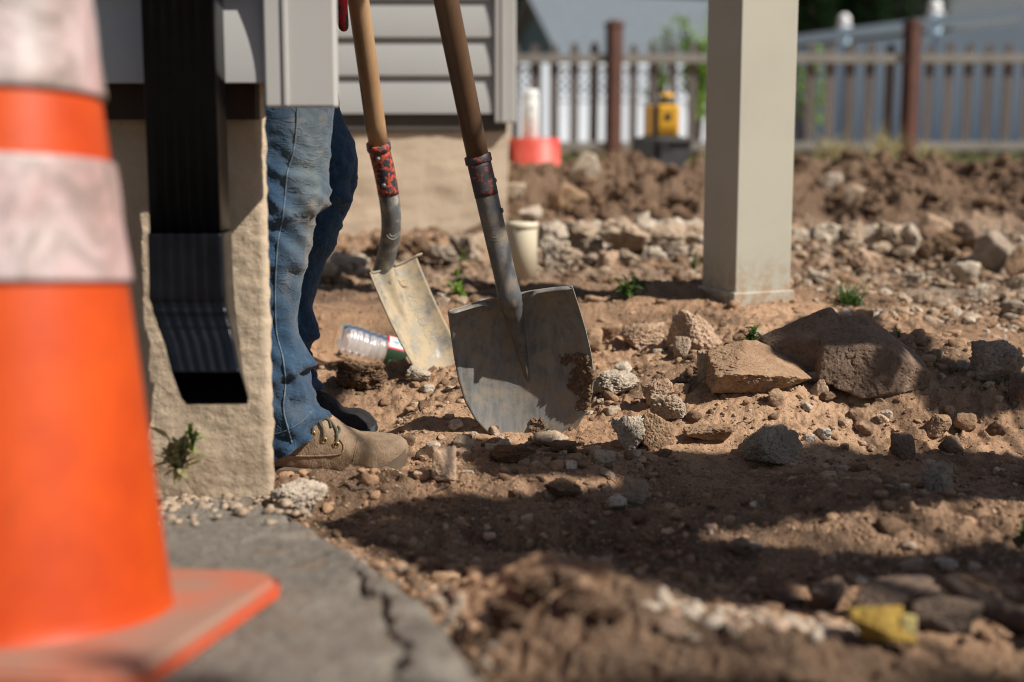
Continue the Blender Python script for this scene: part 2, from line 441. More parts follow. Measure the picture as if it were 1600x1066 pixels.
M['black_metal'] = simple('black_painted_metal', (.003, .0038, .0055), (.005, .0065, .009), 30, .34, .1, 80, .0005, spec=.2)
M['elbow_metal'] = simple('glossy_black_metal', (.003, .0038, .0055), (.006, .0075, .0105), 30, .30, .15, 60, .0008, spec=.25)

def siding_mesh(x0, x1, yface, zbot, ncourse, H_=.1143, d=.013, rows=14):
    """dutch-lap courses: flat lower face, concave upper part; yface is the proudest plane"""
    prof = []
    for c in range(ncourse):
        zb = zbot + c * H_
        prof.append((yface + d, zb)); prof.append((yface, zb + .0005))
        for k in range(rows + 1):
            t = k / rows
            off = d * t ** 1.8
            prof.append((yface + off, zb + .001 + t * (H_ - .0015)))
    n = len(prof); V = []
    xs = np.linspace(x0, x1, 12)
    for x in xs:
        for (y, z) in prof: V.append((x, y, z))
    return np_mesh('siding', V, grid_faces(len(xs), n))

YW = 1.872                                   # plane of the near stucco
xc = P(421, 500, YW).x
zsb = P(400, 130, 1.80).z                    # siding bottom
wing = empty('house_wing', (xc, YW, 0), 'near house corner with stucco base, grey lap siding and pale corner board', 'house corner')
def near_wall():
    # stucco face with rough surface, returning obliquely behind the corner
    xs = np.linspace(-2.2, xc, 420); zs = np.linspace(-.08, 1.0, 260)
    X, Z = np.meshgrid(xs, zs)
    Y = YW + .0018 * fbm(X * 14, Z * 14, 5, 71, .62) + .0012 * fbm(X * 90, Z * 90, 2, 72)
    edge = xc + .0025 * fbm(Z * 30, Z * 0 + 3, 3, 75) - .004 * (Z > .2) * 0
    k = sstep(.03, 0, xc - X); X = X + k * (edge - xc)
    Y = Y + .01 * (sstep(.012, 0, xc - X + .002)) ** 2
    Y = Y - .004 * (1 - sstep(.0, .12, Z))                     # slight flare at the base
    V = np.stack([X, Y, Z], -1).reshape(-1, 3); F = grid_faces(*X.shape)
    nv = len(V); last = np.arange(len(zs)) * len(xs) + len(xs) - 1
    V2 = V[last] + np.array([-.035, .14, 0]); base = nv
    V = np.vstack([V, V2])
    s = np.stack([last[:-1], np.arange(base, base + len(zs) - 1), np.arange(base + 1, base + len(zs)), last[1:]], -1)
    F = np.vstack([F, s])
    V3 = np.array([[-2.2, YW + .14, -.08], [-2.2, YW + .14, 1.0]]); n3 = len(V); V = np.vstack([V, V3])
    F = np.vstack([F, [[base, n3, n3 + 1, base + len(zs) - 1]]])
    link('stucco_wall', np_mesh('stucco_wall', V - np.array(wing.location), F), M['stucco'], wing)
near_wall()
def wpart(name, bm, m, smooth=False):
    o = part(name, bm, m, wing, smooth); o.location = -wing.location; return o
xt0 = P(412, 100, 1.79).x; xt1 = P(524, 100, 1.79).x
me = siding_mesh(-2.2, xt0 + .004, 1.797, zsb, 18, .1143, .018); o = link('siding', me, M['siding'], wing, False); o.location = -wing.location
bm = bmesh.new(); box(bm, -2.2, xt1 - .065, 1.824, 1.95, zsb + .001, 2.7); wpart('wall_core', bm, M['siding'])
bm = bmesh.new(); box(bm, -2.2, xc - .004, 1.832, 1.863, zsb - .045, zsb + .0005); wpart('dark_slab', bm, M['dark_slab'])  # dark strip filling the gap below the siding
bm = bmesh.new()
zt = P(450, 168, 1.79).z
box(bm, xt0, xt1, 1.79, 1.822, zt, 2.7, .003)
box(bm, xt0 + .024, xt0 + .030, 1.7875, 1.7905, zt + .002, 2.7, .001)
wpart('corner_board', bm, M['trim'])

# ------------------------------------------------------------------ downspout
def downspout():
    yc = 1.772
    px0, px1 = 242, 352
    s = 1 / (FPX / yc)
    x0 = P(px0, 300, yc).x; x1 = P(px1, 300, yc).x; wd = x1 - x0; cx = (x0 + x1) / 2; dp = .072
    root = empty('downspout', (cx, yc, 0), 'black corrugated metal downspout with flared elbow on the near stucco wall', 'downspout')
    def section(w_, d_, fd=.0028):
        pts = []; n = 60
        # rounded rectangle with vertical flutes on the front
        for k in range(n):
            t = k / (n - 1); x = (t - .5) * w_ * .94
            y = -d_ / 2 + fd * (0.5 + .5 * math.cos(t * 2 * math.pi * 6.0)) * (1 if .06 < t < .94 else 0)
            pts.append((x, y))
        for a in range(1, 6): pts.append((w_ * .47 + w_ * .03 * math.sin(a / 6 * math.pi / 2), -d_ / 2 + d_ * .05 * (1 - math.cos(a / 6 * math.pi / 2))))
        pts += [(w_ * .5, -d_ * .3), (w_ * .5, d_ * .3), (w_ * .46, d_ / 2), (-w_ * .46, d_ / 2), (-w_ * .5, d_ * .3), (-w_ * .5, -d_ * .3)]
        for a in range(5, 0, -1): pts.append((-w_ * .47 - w_ * .03 * math.sin(a / 6 * math.pi / 2), -d_ / 2 + d_ * .05 * (1 - math.cos(a / 6 * math.pi / 2))))
        return pts
    def sweep(name, stations, fd=.0028):
        V = []; n = None
        for (c, ang, w_, d_) in stations:
            pts = section(w_, d_, fd); n = len(pts); ca, sa = math.cos(ang), math.sin(ang)
            for (x, y) in pts: V.append((c[0] + x, c[1] + y * ca, c[2] + y * sa))
        me = np_mesh(name, np.array(V), grid_faces(len(stations), n, True))
        o = link(name, me, M['elbow_metal' if name == 'elbow' else 'black_metal'], root, True)
        sm = o.modifiers.new('thick', 'SOLIDIFY'); sm.thickness = .0012; sm.offset = -1
        return o
    zj = P(300, 362, yc).z; ze = P(300, 460, yc).z
    sweep('pipe', [((0, 0, z), 0, wd, dp) for z in (zj - .03, 1.2, 2.6)], .0016)
    st = [((0, -.001, zj), 0, wd * 1.014, dp * 1.03), ((0, -.001, zj - .002), 0, wd * 1.014, dp * 1.03)]
    st += [((0, -.001, ze + .012), 0, wd * 1.03, dp * 1.05)]
    n = 40; z = ze; y = -.001
    for k in range(n + 1):
        t = k / n; ang = -math.radians(42) * min(1, t * 1.5)
        rib = (1 + .035 * max(0, math.cos(t * 2 * math.pi * 5)) * (1 if t < .55 else 0))
        st.append(((.030 * t ** 1.3, y, z), ang, wd * (1.03 - .10 * t) * (1 + (rib - 1) * .4), dp * 1.05 * rib))
        z -= .128 / n * math.cos(ang); y += .128 / n * math.sin(ang) * .9
    sweep('elbow', st, .0011)
    bm = bmesh.new(); box(bm, -wd * .56, wd * .56, dp / 2 - .004, YW - yc, P(300, -60, yc).z, P(300, -100, yc).z)
    part('strap', bm, M['black_metal'], root)
downspout()

# ------------------------------------------------------------------ rear house (siding over pale foundation)
YR = 4.45
xr = P(792, 200, YR).x
rear = empty('house', (xr, YR, 0), 'house behind the shovels with grey lap siding over a pale foundation', 'house')
def rpart(name, bm, m, smooth=False):
    o = part(name, bm, m, rear, smooth); o.location = -rear.location; return o
zr = P(650, 178, YR).z
me = siding_mesh(-4.2, P(768, 100, YR).x + .012, YR - .054, zr, 24, .1143, .013); o = link('siding', me, M['siding'], rear, False); o.location = -rear.location
bm = bmesh.new(); box(bm, -4.2, xr - .005, YR - .038, YR + 6, zr + .001, 3.0); rpart('wall_core', bm, M['siding'])
xs = np.linspace(-4.2, xr, 160); zs = np.linspace(-.1, zr - .055, 60); X, Z = np.meshgrid(xs, zs)
Yf = YR - .026 + .006 * fbm(X * 5, Z * 5, 4, 81) + .002 * fbm(X * 30, Z * 30, 2, 82)
Vf = np.stack([X, Yf, Z], -1).reshape(-1, 3)
o = link('foundation', np_mesh('foundation', Vf - np.array(rear.location), grid_faces(*X.shape)), stucco_mat('pale_foundation', (.70, .56, .415), (.62, .49, .355), .002), rear)
bm = bmesh.new(); box(bm, -4.2, xr, YR + .012, YR + 6, -.1, zr - .001); rpart('foundation_core', bm, M['stucco'])
bm = bmesh.new(); box(bm, -4.2, xr - .002, YR - .036, YR - .010, zr - .05, zr - .0005); rpart('overhang_shade_band', bm, simple('overhang_shade_grey', (.12, .105, .09), (.09, .08, .07), 8, .8))  # dark strip paints the shade below the siding overhang
bm = bmesh.new(); box(bm, P(768, 100, YR).x + .01, P(806, 100, YR).x, YR - .062, YR + .03, P(790, 192, YR).z, 3.0, .004)
box(bm, P(784, 100, YR).x, P(787, 100, YR).x, YR - .0655, YR - .0625, P(790, 191, YR).z, 3.0)
rpart('corner_board', bm, M['trim'])
bm = bmesh.new(); box(bm, -4.6, xr + .4, YR - .3, YR + 6.4, 3.001, 3.12); rpart('roof', bm, M['dark_slab'])

# ------------------------------------------------------------------ beige porch post
def porch_post():
    base = P(1163, 462, 3.0); rot = math.radians(23)
    root = empty('porch_post', (base.x + .012, 3.06, base.z), 'square beige wrapped porch post standing in the dirt', 'post', rz=rot)
    m = simple('beige_post_wrap', (.42, .405, .355), (.40, .385, .335), 5, .45, .1, 200, .0005)
    pm = MatB('beige_post_wrap'); sp_ = pm.n.new('ShaderNodeSeparateXYZ'); pm.l.new(pm.co, sp_.inputs[0])
    c_ = pm.mix(pm.ramp(pm.noise(5), [(.4, 0.), (.6, 1.)]), (.425, .40, .325), (.40, .375, .305))
    spl = pm.math('MULTIPLY', pm.ramp(sp_.outputs[2], [(.0, .9), (.10, .0)]), pm.ramp(pm.noise(45, 5, .7), [(.42, 0.), (.6, 1.)]))
    c_ = pm.mix(spl, c_, (.33, .22, .14)); c_ = pm.mix(pm.ramp(pm.noise(28, 5, .7, (1, 1, .12)), [(.62, 0.), (.8, .35)]), c_, (.26, .235, .195))
    pm.col(c_).set(.5, 0, .4); pm.bump(pm.noise(120, 3), .15, .0008); m = pm.m
    hw = .0685
    bm = bmesh.new(); box(bm, -hw, hw, -hw, hw, -.06, 2.6, .003)
    o = part('shaft', bm, m, root)
    bm = bmesh.new(); box(bm, -hw - .007, hw + .007, -hw - .007, hw + .007, -.05, .010, .003)
    part('base_trim', bm, m, root)
porch_post()

# ------------------------------------------------------------------ traffic cone
def cone():
    m = MatB('cone_plastic'); n = m.noise(7, 5, .6)
    c = m.mix(m.ramp(n, [(.4, 0.), (.7, 1.)]), (.58, .07, .004), (.42, .038, .004))
    st = m.ramp(m.noise(17, 4, .7, (1, 1, .25)), [(.60, 0.), (.74, .6)])
    m.col(m.mix(st, c, (.16, .03, .015))).set(.42, 0, .4); m.bump(m.noise(40, 3), .2, .001)
    s = MatB('reflective_collar'); n = s.noise(6, 6, .65, (1, 1, .5)); n2 = s.noise(11, 5, .7, (1, 1, .6), .8)
    c = s.mix(s.ramp(n, [(.40, 0.), (.58, 1.)]), (.52, .43, .42), (.50, .30, .28))
    c = s.mix(s.ramp(n2, [(.48, 0.), (.60, .85)]), c, (.20, .155, .13)); s.col(c).set(.4, 0, .5)
    d = MatB('dirty_cone_base'); n = d.noise(8, 5, .65)
    d.col(d.mix(d.ramp(n, [(.35, 0.), (.62, 1.)]), (.46, .13, .07), (.30, .18, .13))).set(.75, 0, .25); d.bump(d.noise(120, 4), .3, .002)
    Yc = 1.128; cz = za(Yc)
    root = empty('traffic_cone', (P(6, 930, Yc).x, Yc, cz + .002), 'blurred orange traffic cone with two dirty white bands', 'traffic cone')
    root.rotation_euler = (-math.atan(.114), 0, 0)
    n = 96
    rr = lambda z: .1335 - .1275 * (z - .03)
    # base: square slab with clipped corners, a corner pointing right
    bm = bmesh.new(); R = .243; pts = []
    for q in range(4):
        a = math.radians(45 - 8.6) + q * math.pi / 2; 
        c_ = Vector((math.cos(a), math.sin(a), 0)); t_ = Vector((-math.sin(a), math.cos(a), 0))
        for k in (-1, -.5, 0, .5, 1): pts.append(c_ * (R - .012 * abs(k) ** 2) + t_ * k * .030)
    top = [bm.verts.new((p.x, p.y, .017)) for p in pts]; bot = [bm.verts.new((p.x * 1.01, p.y * 1.01, 0)) for p in pts]
    bm.faces.new(top); bm.faces.new(bot[::-1])
    for i in range(len(pts)): j = (i + 1) % len(pts); bm.faces.new((bot[i], bot[j], top[j], top[i]))
    bmesh.ops.bevel(bm, geom=[e for e in bm.edges if all(v.co.z > .015 for v in e.verts) and len(e.link_faces) == 2 and any(f.normal.z < .5 for f in e.link_faces)], offset=.005, segments=3, affect='EDGES')
    base_o = part('base', bm, d.m, root)
    bm = bmesh.new(); vt = [bm.verts.new((p.x * 1.0155, p.y * 1.0155, .0125)) for p in pts]; vb = [bm.verts.new((p.x * 1.0185, p.y * 1.0185, .001)) for p in pts]
    for i in range(len(pts)): j = (i + 1) % len(pts); bm.faces.new((vb[i], vb[j], vt[j], vt[i]))
    part('base_edge', bm, simple('worn_orange_edge', (.62, .075, .02), (.45, .10, .05), 14, .6), base_o)
    # bands measured up from the base top
    zb = [(.026, .298), (.300, .398), (.400, .450), (.452, .60), (.602, .74)]
    bm = bmesh.new(); prof = [(.138, .014), (.1355, .018)] + [(rr(z), z) for z in np.linspace(.03, .74, 40)] + [(.040, .745), (.036, .745), (.034, .70)]
    lathe(bm, prof, n, cap=False); part('body', bm, m.m, root, True)
    for (a, b) in ((.288, .385), (.438, .568)):
        bm = bmesh.new(); prof = [(rr(a) + .0005, a - .001), (rr(a) + .004, a)] + [(rr(z) + .004 + .0006 * math.sin(z * 90), z) for z in np.linspace(a + .003, b - .003, 14)] + [(rr(b) + .004, b), (rr(b) + .0005, b + .001)]
        lathe(bm, prof, n, cap=False); part('reflective_band', bm, s.m, root, True)
cone()

# ------------------------------------------------------------------ shovels
M['wood_new'] = simple('ash_handle', (.43, .27, .145), (.33, .19, .095), 30, .55, .35, 220, .0008, stretch=(1, 1, .06))
M['wood_old'] = simple('aged_handle', (.13, .068, .032), (.055, .03, .017), 26, .5, .4, 220, .0008, stretch=(1, 1, .07), lo=.3, hi=.7)
def steel(name, base1, base2, mud, lo, hi, dirt_col2=None, metal=.6):
    m = MatB(name); m.co = m.n.new('ShaderNodeNewGeometry').outputs['Position']
    n = m.noise(16, 6, .65); n2 = m.noise(34, 6, .7); sc = m.noise(90, 4, .6, (1, 1, .15))
    c = m.mix(m.ramp(sc, [(.35, 0.), (.7, 1.)]), base1, base2)
    f = m.ramp(n2, [(lo, 0.), (hi, 1.)])
    c = m.mix(f, c, mud)
    if dirt_col2: c = m.mix(m.ramp(n, [(.56, 0.), (.62, 1.)]), c, dirt_col2)
    m.col(c).set(m.mix(f, .5, .9), m.mix(f, metal, 0.), .4); m.bump(n2, .35, .0016); m.bump(m.noise(240, 4, .7), .35, .0008); return m.m
M['steel'] = steel('worn_steel', (.25, .25, .24), (.14, .138, .133), (.31, .245, .17), .44, .68, None, .12)
M['spade_steel'] = steel('dusty_steel', (.25, .235, .20), (.19, .175, .15), (.40, .315, .205), .36, .56, None, .25)
M['socket'] = steel('muddy_socket', (.19, .195, .195), (.12, .125, .13), (.36, .32, .25), .50, .64, None, .4)
M['socket_dark'] = steel('dark_socket', (.13, .132, .132), (.075, .077, .08), (.21, .17, .125), .46, .64, None, .15)
m = MatB('chipped_red_paint'); m.co = m.n.new('ShaderNodeNewGeometry').outputs['Position']
f = m.ramp(m.noise(95, 7, .72), [(.46, 0.), (.50, 1.)])
m.col(m.mix(f, (.60, .085, .03), (.028, .032, .045))).set(.5, 0, .5); m.bump(f, .4, .001); M['chip'] = m.m
m = MatB('chipped_red_paint_dark'); m.co = m.n.new('ShaderNodeNewGeometry').outputs['Position']
f = m.ramp(m.noise(85, 7, .72), [(.40, 0.), (.46, 1.)])
m.col(m.mix(f, (.38, .06, .03), (.045, .042, .045))).set(.6, 0, .4); m.bump(f, .4, .001); M['chip_dark'] = m.m
M['mud'] = rock_mat('dried_mud', (.27, .18, .115), (.18, .115, .07), (.10, .065, .04), 90, .4, .0)

def frame(o, D, N):
    D = Vector(D).normalized(); N = Vector(N); N = (N - D * N.dot(D)).normalized(); W = D.cross(N) * -1
    W = N.cross(D) * -1 if False else D.cross(N)
    return Matrix(((W.x, N.x, D.x, o.x), (W.y, N.y, D.y, o.y), (W.z, N.z, D.z, o.z), (0, 0, 0, 1)))

def blade_mesh(L, W0, hw, curl, dish, dish0, fr_w, fr_l, fr_d, step):
    """local: x width, z length (0 = tip), -? y front (towards +y = concave side, N)"""
    nu, nv = 61, 80; V = []
    for j in range(nv):
        v = j / (nv - 1); z = v * L; w_ = hw(v) * W0
        for i in range(nu):
            u = (i / (nu - 1)) * 2 - 1; x = u * w_
            y = curl * (abs(x) / W0) ** 2.2 + dish * (v - .42) ** 2 + dish0 * max(0, v - .8)
            # frog: the raised hollow that carries the socket down the centre (pushed to the back = groove in front edges raised)
            fl = max(0., 1 - max(0, (1 - v)) / fr_l); fw = fr_w * (.25 + .75 * fl)
            if fl > 0: y += fr_d * (fl ** .6) * math.exp(-(x / fw) ** 2 * 1.6)
            V.append((x, y, z))
    return np.array(V), grid_faces(nv, nu)

def round_shovel():
    tip = P(848, 704, 2.325); top = P(795, 450, 2.286)
    D = (top - tip).normalized(); up_h = P(697, 0, 2.13)
    N = Vector((.06, -1, -.18))
    Wd = P(900, 455, 2.28) - P(715, 497, 2.28); Wd = (Wd - D * Wd.dot(D)).normalized(); N = D.cross(Wd).normalized() * 1.0
    if N.y > 0: N = -N
    root = empty('round_point_shovel', tip, 'round point shovel with dark aged handle standing tip down in dirt', 'shovel')
    Rm = Matrix((Wd, N, D)).transposed().to_4x4()      # columns: width, normal, length
    Mx = Matrix.Translation((0, 0, 0)) @ Rm
    L = (top - tip).length
    hwf = [(0, .0), (.02, .20), (.06, .40), (.12, .58), (.2, .75), (.3, .89), (.42, .975), (.55, 1.), (.7, .985), (.85, .95), (.97, .915), (1, .905)]
    xs_, ys_ = zip(*hwf); hw = lambda v: float(np.interp(v, xs_, ys_))
    V, F = blade_mesh(L, .110, hw, .030, .10, .05, .016, .62, .013, 0)
    # tip rows follow a smooth rounded end
    V4 = np.hstack([V, np.ones((len(V), 1))]) @ np.array(Mx).T
    me = np_mesh('blade', V4[:, :3], F); o = link('blade', me, M['steel'], root)
    sm = o.modifiers.new('thick', 'SOLIDIFY'); sm.thickness = .0022; sm.offset = 0
    def loc(x, y, z): return Mx @ Vector((x, y, z))
    def front(x, z):
        v = z / L; fl = max(0., 1 - max(0, (1 - v)) / .62); fw = .016 * (.25 + .75 * fl)
        y = .030 * (abs(x) / .11) ** 2.2 + .10 * (v - .42) ** 2 + .05 * max(0, v - .8)
        if fl > 0: y += .013 * fl ** .6 * math.exp(-(x / fw) ** 2 * 1.6)
        return y
    # foot steps: top edge turned forward on both sides
    for s in (-1, 1):
        bm = bmesh.new(); a = []
        for k in range(14):
            t = k / 13; x = s * (.034 + t * (.0985 - .034)); z = L - .002 + (.0 if t > .12 else -.006 * (1 - t / .12))
            y0 = front(x, L); a.append([loc(x, y0 - .001, z), loc(x, y0 + .006, z + .0015), loc(x, y0 + .013 * min(1, (1.05 - t) * 6), z - .0015)])
        vs = [[bm.verts.new(p) for p in r] for r in a]
        for k in range(13):
            for q in range(2): bm.faces.new((vs[k][q], vs[k + 1][q], vs[k + 1][q + 1], vs[k][q + 1]))
        st = part('foot_step', bm, M['steel'], root, True); sm = st.modifiers.new('thick', 'SOLIDIFY'); sm.thickness = .002
    # socket
    hd = (up_h - top).normalized(); a0 = loc(0, front(0, L * .93) - .004, L * .93) ; 
    cpos = P(748, 252, 2.225) - tip; tp = top - tip
    tp2 = loc(0, front(0, L) - .003, L + .004)
    rs = [(.38, .0015), (.46, .004), (.56, .0075), (.68, .011), (.80, .0145), (.92, .0175), (1.0, .0185)]
    fp = smooth_path([loc(0, front(0, L * v) + r * .25 - .003, L * v) for v, r in rs], 5); fr_ = [float(np.interp(i / (len(fp) - 1), np.linspace(0, 1, len(rs)), [r for v, r in rs])) for i in range(len(fp))]
    bm = bmesh.new(); tube(bm, fp, fr_, 28); part('frog', bm, M['socket_dark'], root, True)
    tp2 = fp[-1]
    pts = smooth_path([fp[-8], fp[-5], fp[-1], tp2.lerp(cpos, .25), tp2.lerp(cpos, .6), cpos], 8)
    n = len(pts); rad = [float(np.interp(i / (n - 1), [0, .2, .4, .55, .75, 1], [.0100, .0125, .0188, .0174, .018, .0185])) for i in range(n)]
    bm = bmesh.new(); tube(bm, pts, rad, 24); part('socket', bm, M['socket_dark'], root, True)
    bm = bmesh.new(); ax = (cpos - tp2).normalized(); p0 = cpos - ax * .055; tube(bm, [p0 + ax * .055 * k / 6 for k in range(7)], [.0188] * 7, 24); part('paint_band', bm, M['chip_dark'], root, True)
    bm = bmesh.new(); tube(bm, [cpos - ax * .004, cpos - ax * .002, cpos + ax * .009, cpos + ax * .011], [.019, .0212, .0212, .018], 28); part('collar', bm, M['chip_dark'], root, True)
    for dz in (-.030, -.078):
        bm = bmesh.new(); q = cpos + ax * dz + Vector((.0185, -.004, 0)); lathe(bm, [(.0001, .003), (.003, .0022), (.0046, 0), (.0046, -.003)], 14, Matrix.Translation(q) @ Matrix.Rotation(math.radians(75), 4, 'Y')); part('rivet', bm, M['socket_dark'], root, True)
    hend = cpos + (up_h - P(748, 252, 2.225)).normalized() * 1.05
    bm = bmesh.new(); pp = [cpos.lerp(hend, k / 20) for k in range(21)]; tube(bm, pp, [.0172 + .0012 * min(1, k / 4) for k in range(21)], 28)
    part('handle', bm, M['wood_old'], root, True)
    # small stamped disc on the socket
    bm = bmesh.new(); q = tp2.lerp(cpos, .48); fwd = (Vector((0, -1, 0)) - ax * (-ax.y)).normalized()
    for r in (.0125, .0075):
        pth = []
        for k in range(25):
            a = 2 * math.pi * k / 24; sdir = ax.cross(fwd)
            x = r * math.cos(a); pth.append(q + sdir * x * .95 + ax * r * math.sin(a) + fwd * (math.sqrt(max(0, .0168 ** 2 - x * x)) + .0004))
        tube(bm, pth, .0011, 6, False)
    part('stamped_disc', bm, M['socket_dark'], root, True)
    # mud cakes on the blade
    rnd = random.Random(4)
    for (cx, cz, r, k) in ((.092, .150, .010, 70), (.094, .125, .012, 90), (.085, .105, .013, 90), (.092, .085, .012, 70), (.078, .128, .008, 22), (.070, .108, .010, 20), (.080, .070, .010, 24), (.0, .042, .014, 40), (.02, .03, .008, 16), (.052, .022, .011, 26), (-.055, .035, .008, 14), (-.072, .06, .006, 8), (.07, .155, .012, 20)):
        bm = bmesh.new()
        for i in range(k):
            a = rnd.uniform(0, 6.28); rr = r * math.sqrt(rnd.random()); x = cx + rr * math.cos(a); z = cz + rr * math.sin(a) * 1.2
            if abs(x) > hw(z / L) * .108 or z < .01: continue
            s_ = rnd.uniform(.0012, .0058) * (1.25 if k > 30 else 1)
            bmesh.ops.create_icosphere(bm, subdivisions=1, radius=s_, matrix=Matrix.Translation(loc(x, front(x, z) + .001, z)) @ Euler((rnd.random() * 3, rnd.random() * 3, 0)).to_matrix().to_4x4() @ Matrix.Diagonal((1, 1, .7, 1)))
        if len(bm.verts): part('mud_cake', bm, M['mud'], root)
        else: bm.free()
    # stamped lettering down the right side of the blade
    me = text_mesh('RAZOR-BACK', .020, .0004)
    co = np.empty(len(me.vertices) * 3, np.float32); me.vertices.foreach_get('co', co); co = co.reshape(-1, 3)
    out = []
    for c in co:
        x = .078 + c[1]; z = .185 - c[0]; out.append(loc(x, front(x, min(z, L)) + .0011 + max(c[2], 0) * 1.0, z))
    me.vertices.foreach_set('co', np.array(out, np.float32).ravel()); me.update()
    link('stamped_lettering', me, M['steel'], root, False)
round_shovel()

def trench_spade():
    tip = P(679, 590, 2.66); top = P(597, 428, 2.715)
    D = (top - tip).normalized()
    N = Vector((.70, -.64, .14)); N = (N - D * N.dot(D)).normalized(); Wd = N.cross(D).normalized()
    if Wd.x < 0: Wd = -Wd
    root = empty('trench_spade', tip, 'narrow trench spade with pale handle and dusty blade, leaning beside the boots', 'shovel')
    Mx = Matrix((Wd, N, D)).transposed().to_4x4()
    L = (top - tip).length; W0 = .063
    hwf = [(0, .45), (.02, .66), (.05, .82), (.1, .95), (.2, 1.), (1, 1.)]
    xs_, ys_ = zip(*hwf); hw = lambda v: float(np.interp(v, xs_, ys_))
    cu = .030
    def front(x, z):
        v = z / L; fl = max(0., 1 - max(0, (1 - v)) / .5); fw = .021 * (.2 + .8 * fl)
        y = cu * (abs(x) / W0) ** 3 + .03 * (v - .4) ** 2
        if fl > 0: y += .019 * fl ** .9 * math.exp(-(x / fw) ** 2 * 1.6)
        return y
    nu, nv = 51, 60; V = []
    for j in range(nv):
        v = j / (nv - 1)
        for i in range(nu):
            x = ((i / (nu - 1)) * 2 - 1) * hw(v) * W0; V.append(tuple(Mx @ Vector((x, front(x, v * L), v * L))))
    o = link('blade', np_mesh('blade', np.array(V), grid_faces(nv, nu)), M['spade_steel'], root)
    sm = o.modifiers.new('thick', 'SOLIDIFY'); sm.thickness = .003; sm.offset = 0
    loc = lambda x, y, z: Mx @ Vector((x, y, z))
    for s in (-1, 1):
        bm = bmesh.new(); a = []
        for k in range(10):
            t = k / 9; x = s * (.020 + t * (W0 + (.012 if s > 0 else 0) - .020)); y0 = front(min(abs(x), W0), L)
            a.append([loc(x, y0 - .014, L + .006), loc(x, y0, L + .001), loc(x, y0 + .007, L + .003)])
        vs = [[bm.verts.new(p) for p in r] for r in a]
        for k in range(9):
            for q in range(2): bm.faces.new((vs[k][q], vs[k + 1][q], vs[k + 1][q + 1], vs[k][q + 1]))
        st = part('foot_step', bm, M['spade_steel'], root, True); sm = st.modifiers.new('thick', 'SOLIDIFY'); sm.thickness = .0025
    q = lambda px, py, Y: P(px, py, Y) - tip
    pts = smooth_path([loc(0, front(0, L * .62) - .022, L * .62), loc(0, front(0, L * .75) - .020, L * .75), loc(0, front(0, L * .88) - .014, L * .88), q(597, 428, 2.708), q(605, 396, 2.69), q(611, 362, 2.67), q(610, 325, 2.65), q(602, 275, 2.635), q(592, 232, 2.62)], 7)
    n = len(pts); rad = [float(np.interp(i / (n - 1), [0, .12, .25, .36, .6, .8, 1], [.0015, .007, .014, .0175, .0185, .019, .0195])) for i in range(n)]
    bm = bmesh.new(); tube(bm, pts, rad, 24); part('socket', bm, M['socket'], root, True)
    cp = q(592, 232, 2.62); h1 = q(560, 0, 2.50); ax = (h1 - cp).normalized()
    k0 = int(n * .80)
    bm = bmesh.new(); tube(bm, pts[k0:], [r + .0005 for r in rad[k0:]], 24); part('paint_band', bm, M['chip'], root, True)
    bm = bmesh.new(); tube(bm, [cp - ax * .004, cp - ax * .002, cp + ax * .010, cp + ax * .012], [.0195, .0222, .0222, .019], 28); part('collar', bm, M['chip'], root, True)
    for i_ in (int(n * .93), int(n * .84)):
        bm = bmesh.new(); lathe(bm, [(.0001, .003), (.003, .0022), (.0048, 0), (.0048, -.003)], 14, Matrix.Translation(pts[i_] + Vector((-.004, -.0195, 0))) @ Matrix.Rotation(math.radians(90), 4, 'X')); part('rivet', bm, M['socket'], root, True)
    bm = bmesh.new(); pp = [cp.lerp(cp + ax * 1.05, k / 20) for k in range(21)]; tube(bm, pp, [.0178 + .0005 * min(1, k / 4) for k in range(21)], 28)
    hd = part('handle', bm, M['wood_new'], root, True)
    # worn paper sticker wrapped on the handle
    bm = bmesh.new(); side = Vector((-1, 0, 0)); side = (side - ax * side.dot(ax)).normalized(); fw_ = ax.cross(side)
    if fw_.y > 0: fw_ = -fw_
    rows = []
    for k in range(9):
        c = cp + ax * (.035 + .10 * k / 8); rows.append([bm.verts.new(c + (side * math.cos(a) + fw_ * math.sin(a)) * .0187) for a in np.linspace(-.5, .62, 8)])
    for k in range(8):
        for j in range(7): bm.faces.new((rows[k][j], rows[k][j + 1], rows[k + 1][j + 1], rows[k + 1][j]))
    part('sticker', bm, simple('worn_sticker', (.32, .30, .28), (.16, .12, .09), 60, .7), hd, True)
    # stamped disc
    fwd = Vector((.25, -1, 0)).normalized(); c = pts[int(n * .62)]; up = Vector((0, 0, 1)); sd_ = fwd.cross(up)
    bm = bmesh.new()
    for r in (.0115, .0068):
        pth = [c + sd_ * r * math.cos(a) + up * r * math.sin(a) * 1.15 + fwd * (math.sqrt(.0186 ** 2 - (r * math.cos(a)) ** 2) + .0004) for a in np.linspace(0, 2 * math.pi, 25)]
        tube(bm, pth, .0011, 6, False)
    part('stamped_disc', bm, M['socket'], root, True)
    me = text_mesh('RAZOR-BACK', .022, .0005)
    co = np.empty(len(me.vertices) * 3, np.float32); me.vertices.foreach_get('co', co); co = co.reshape(-1, 3)
    co = co[:]; out = []
    for c in co:
        x = .031 + c[1]; z = L * .58 - c[0]; out.append(loc(x, front(x, min(z, L)) + .0015 + max(c[2], 0), z))
    me.vertices.foreach_set('co', np.array(out, np.float32).ravel()); me.update()
    link('stamped_lettering', me, M['spade_steel'], root, False)
    bm = bmesh.new(); pth = [loc(.031 + .012 * math.cos(a), front(.031, L * .9) + .0015, L * .90 + .018 * math.sin(a)) for a in np.linspace(0, 2 * math.pi, 30)]
    tube(bm, pth, .0009, 6, False); part('stamped_oval', bm, M['spade_steel'], root, True)
trench_spade()

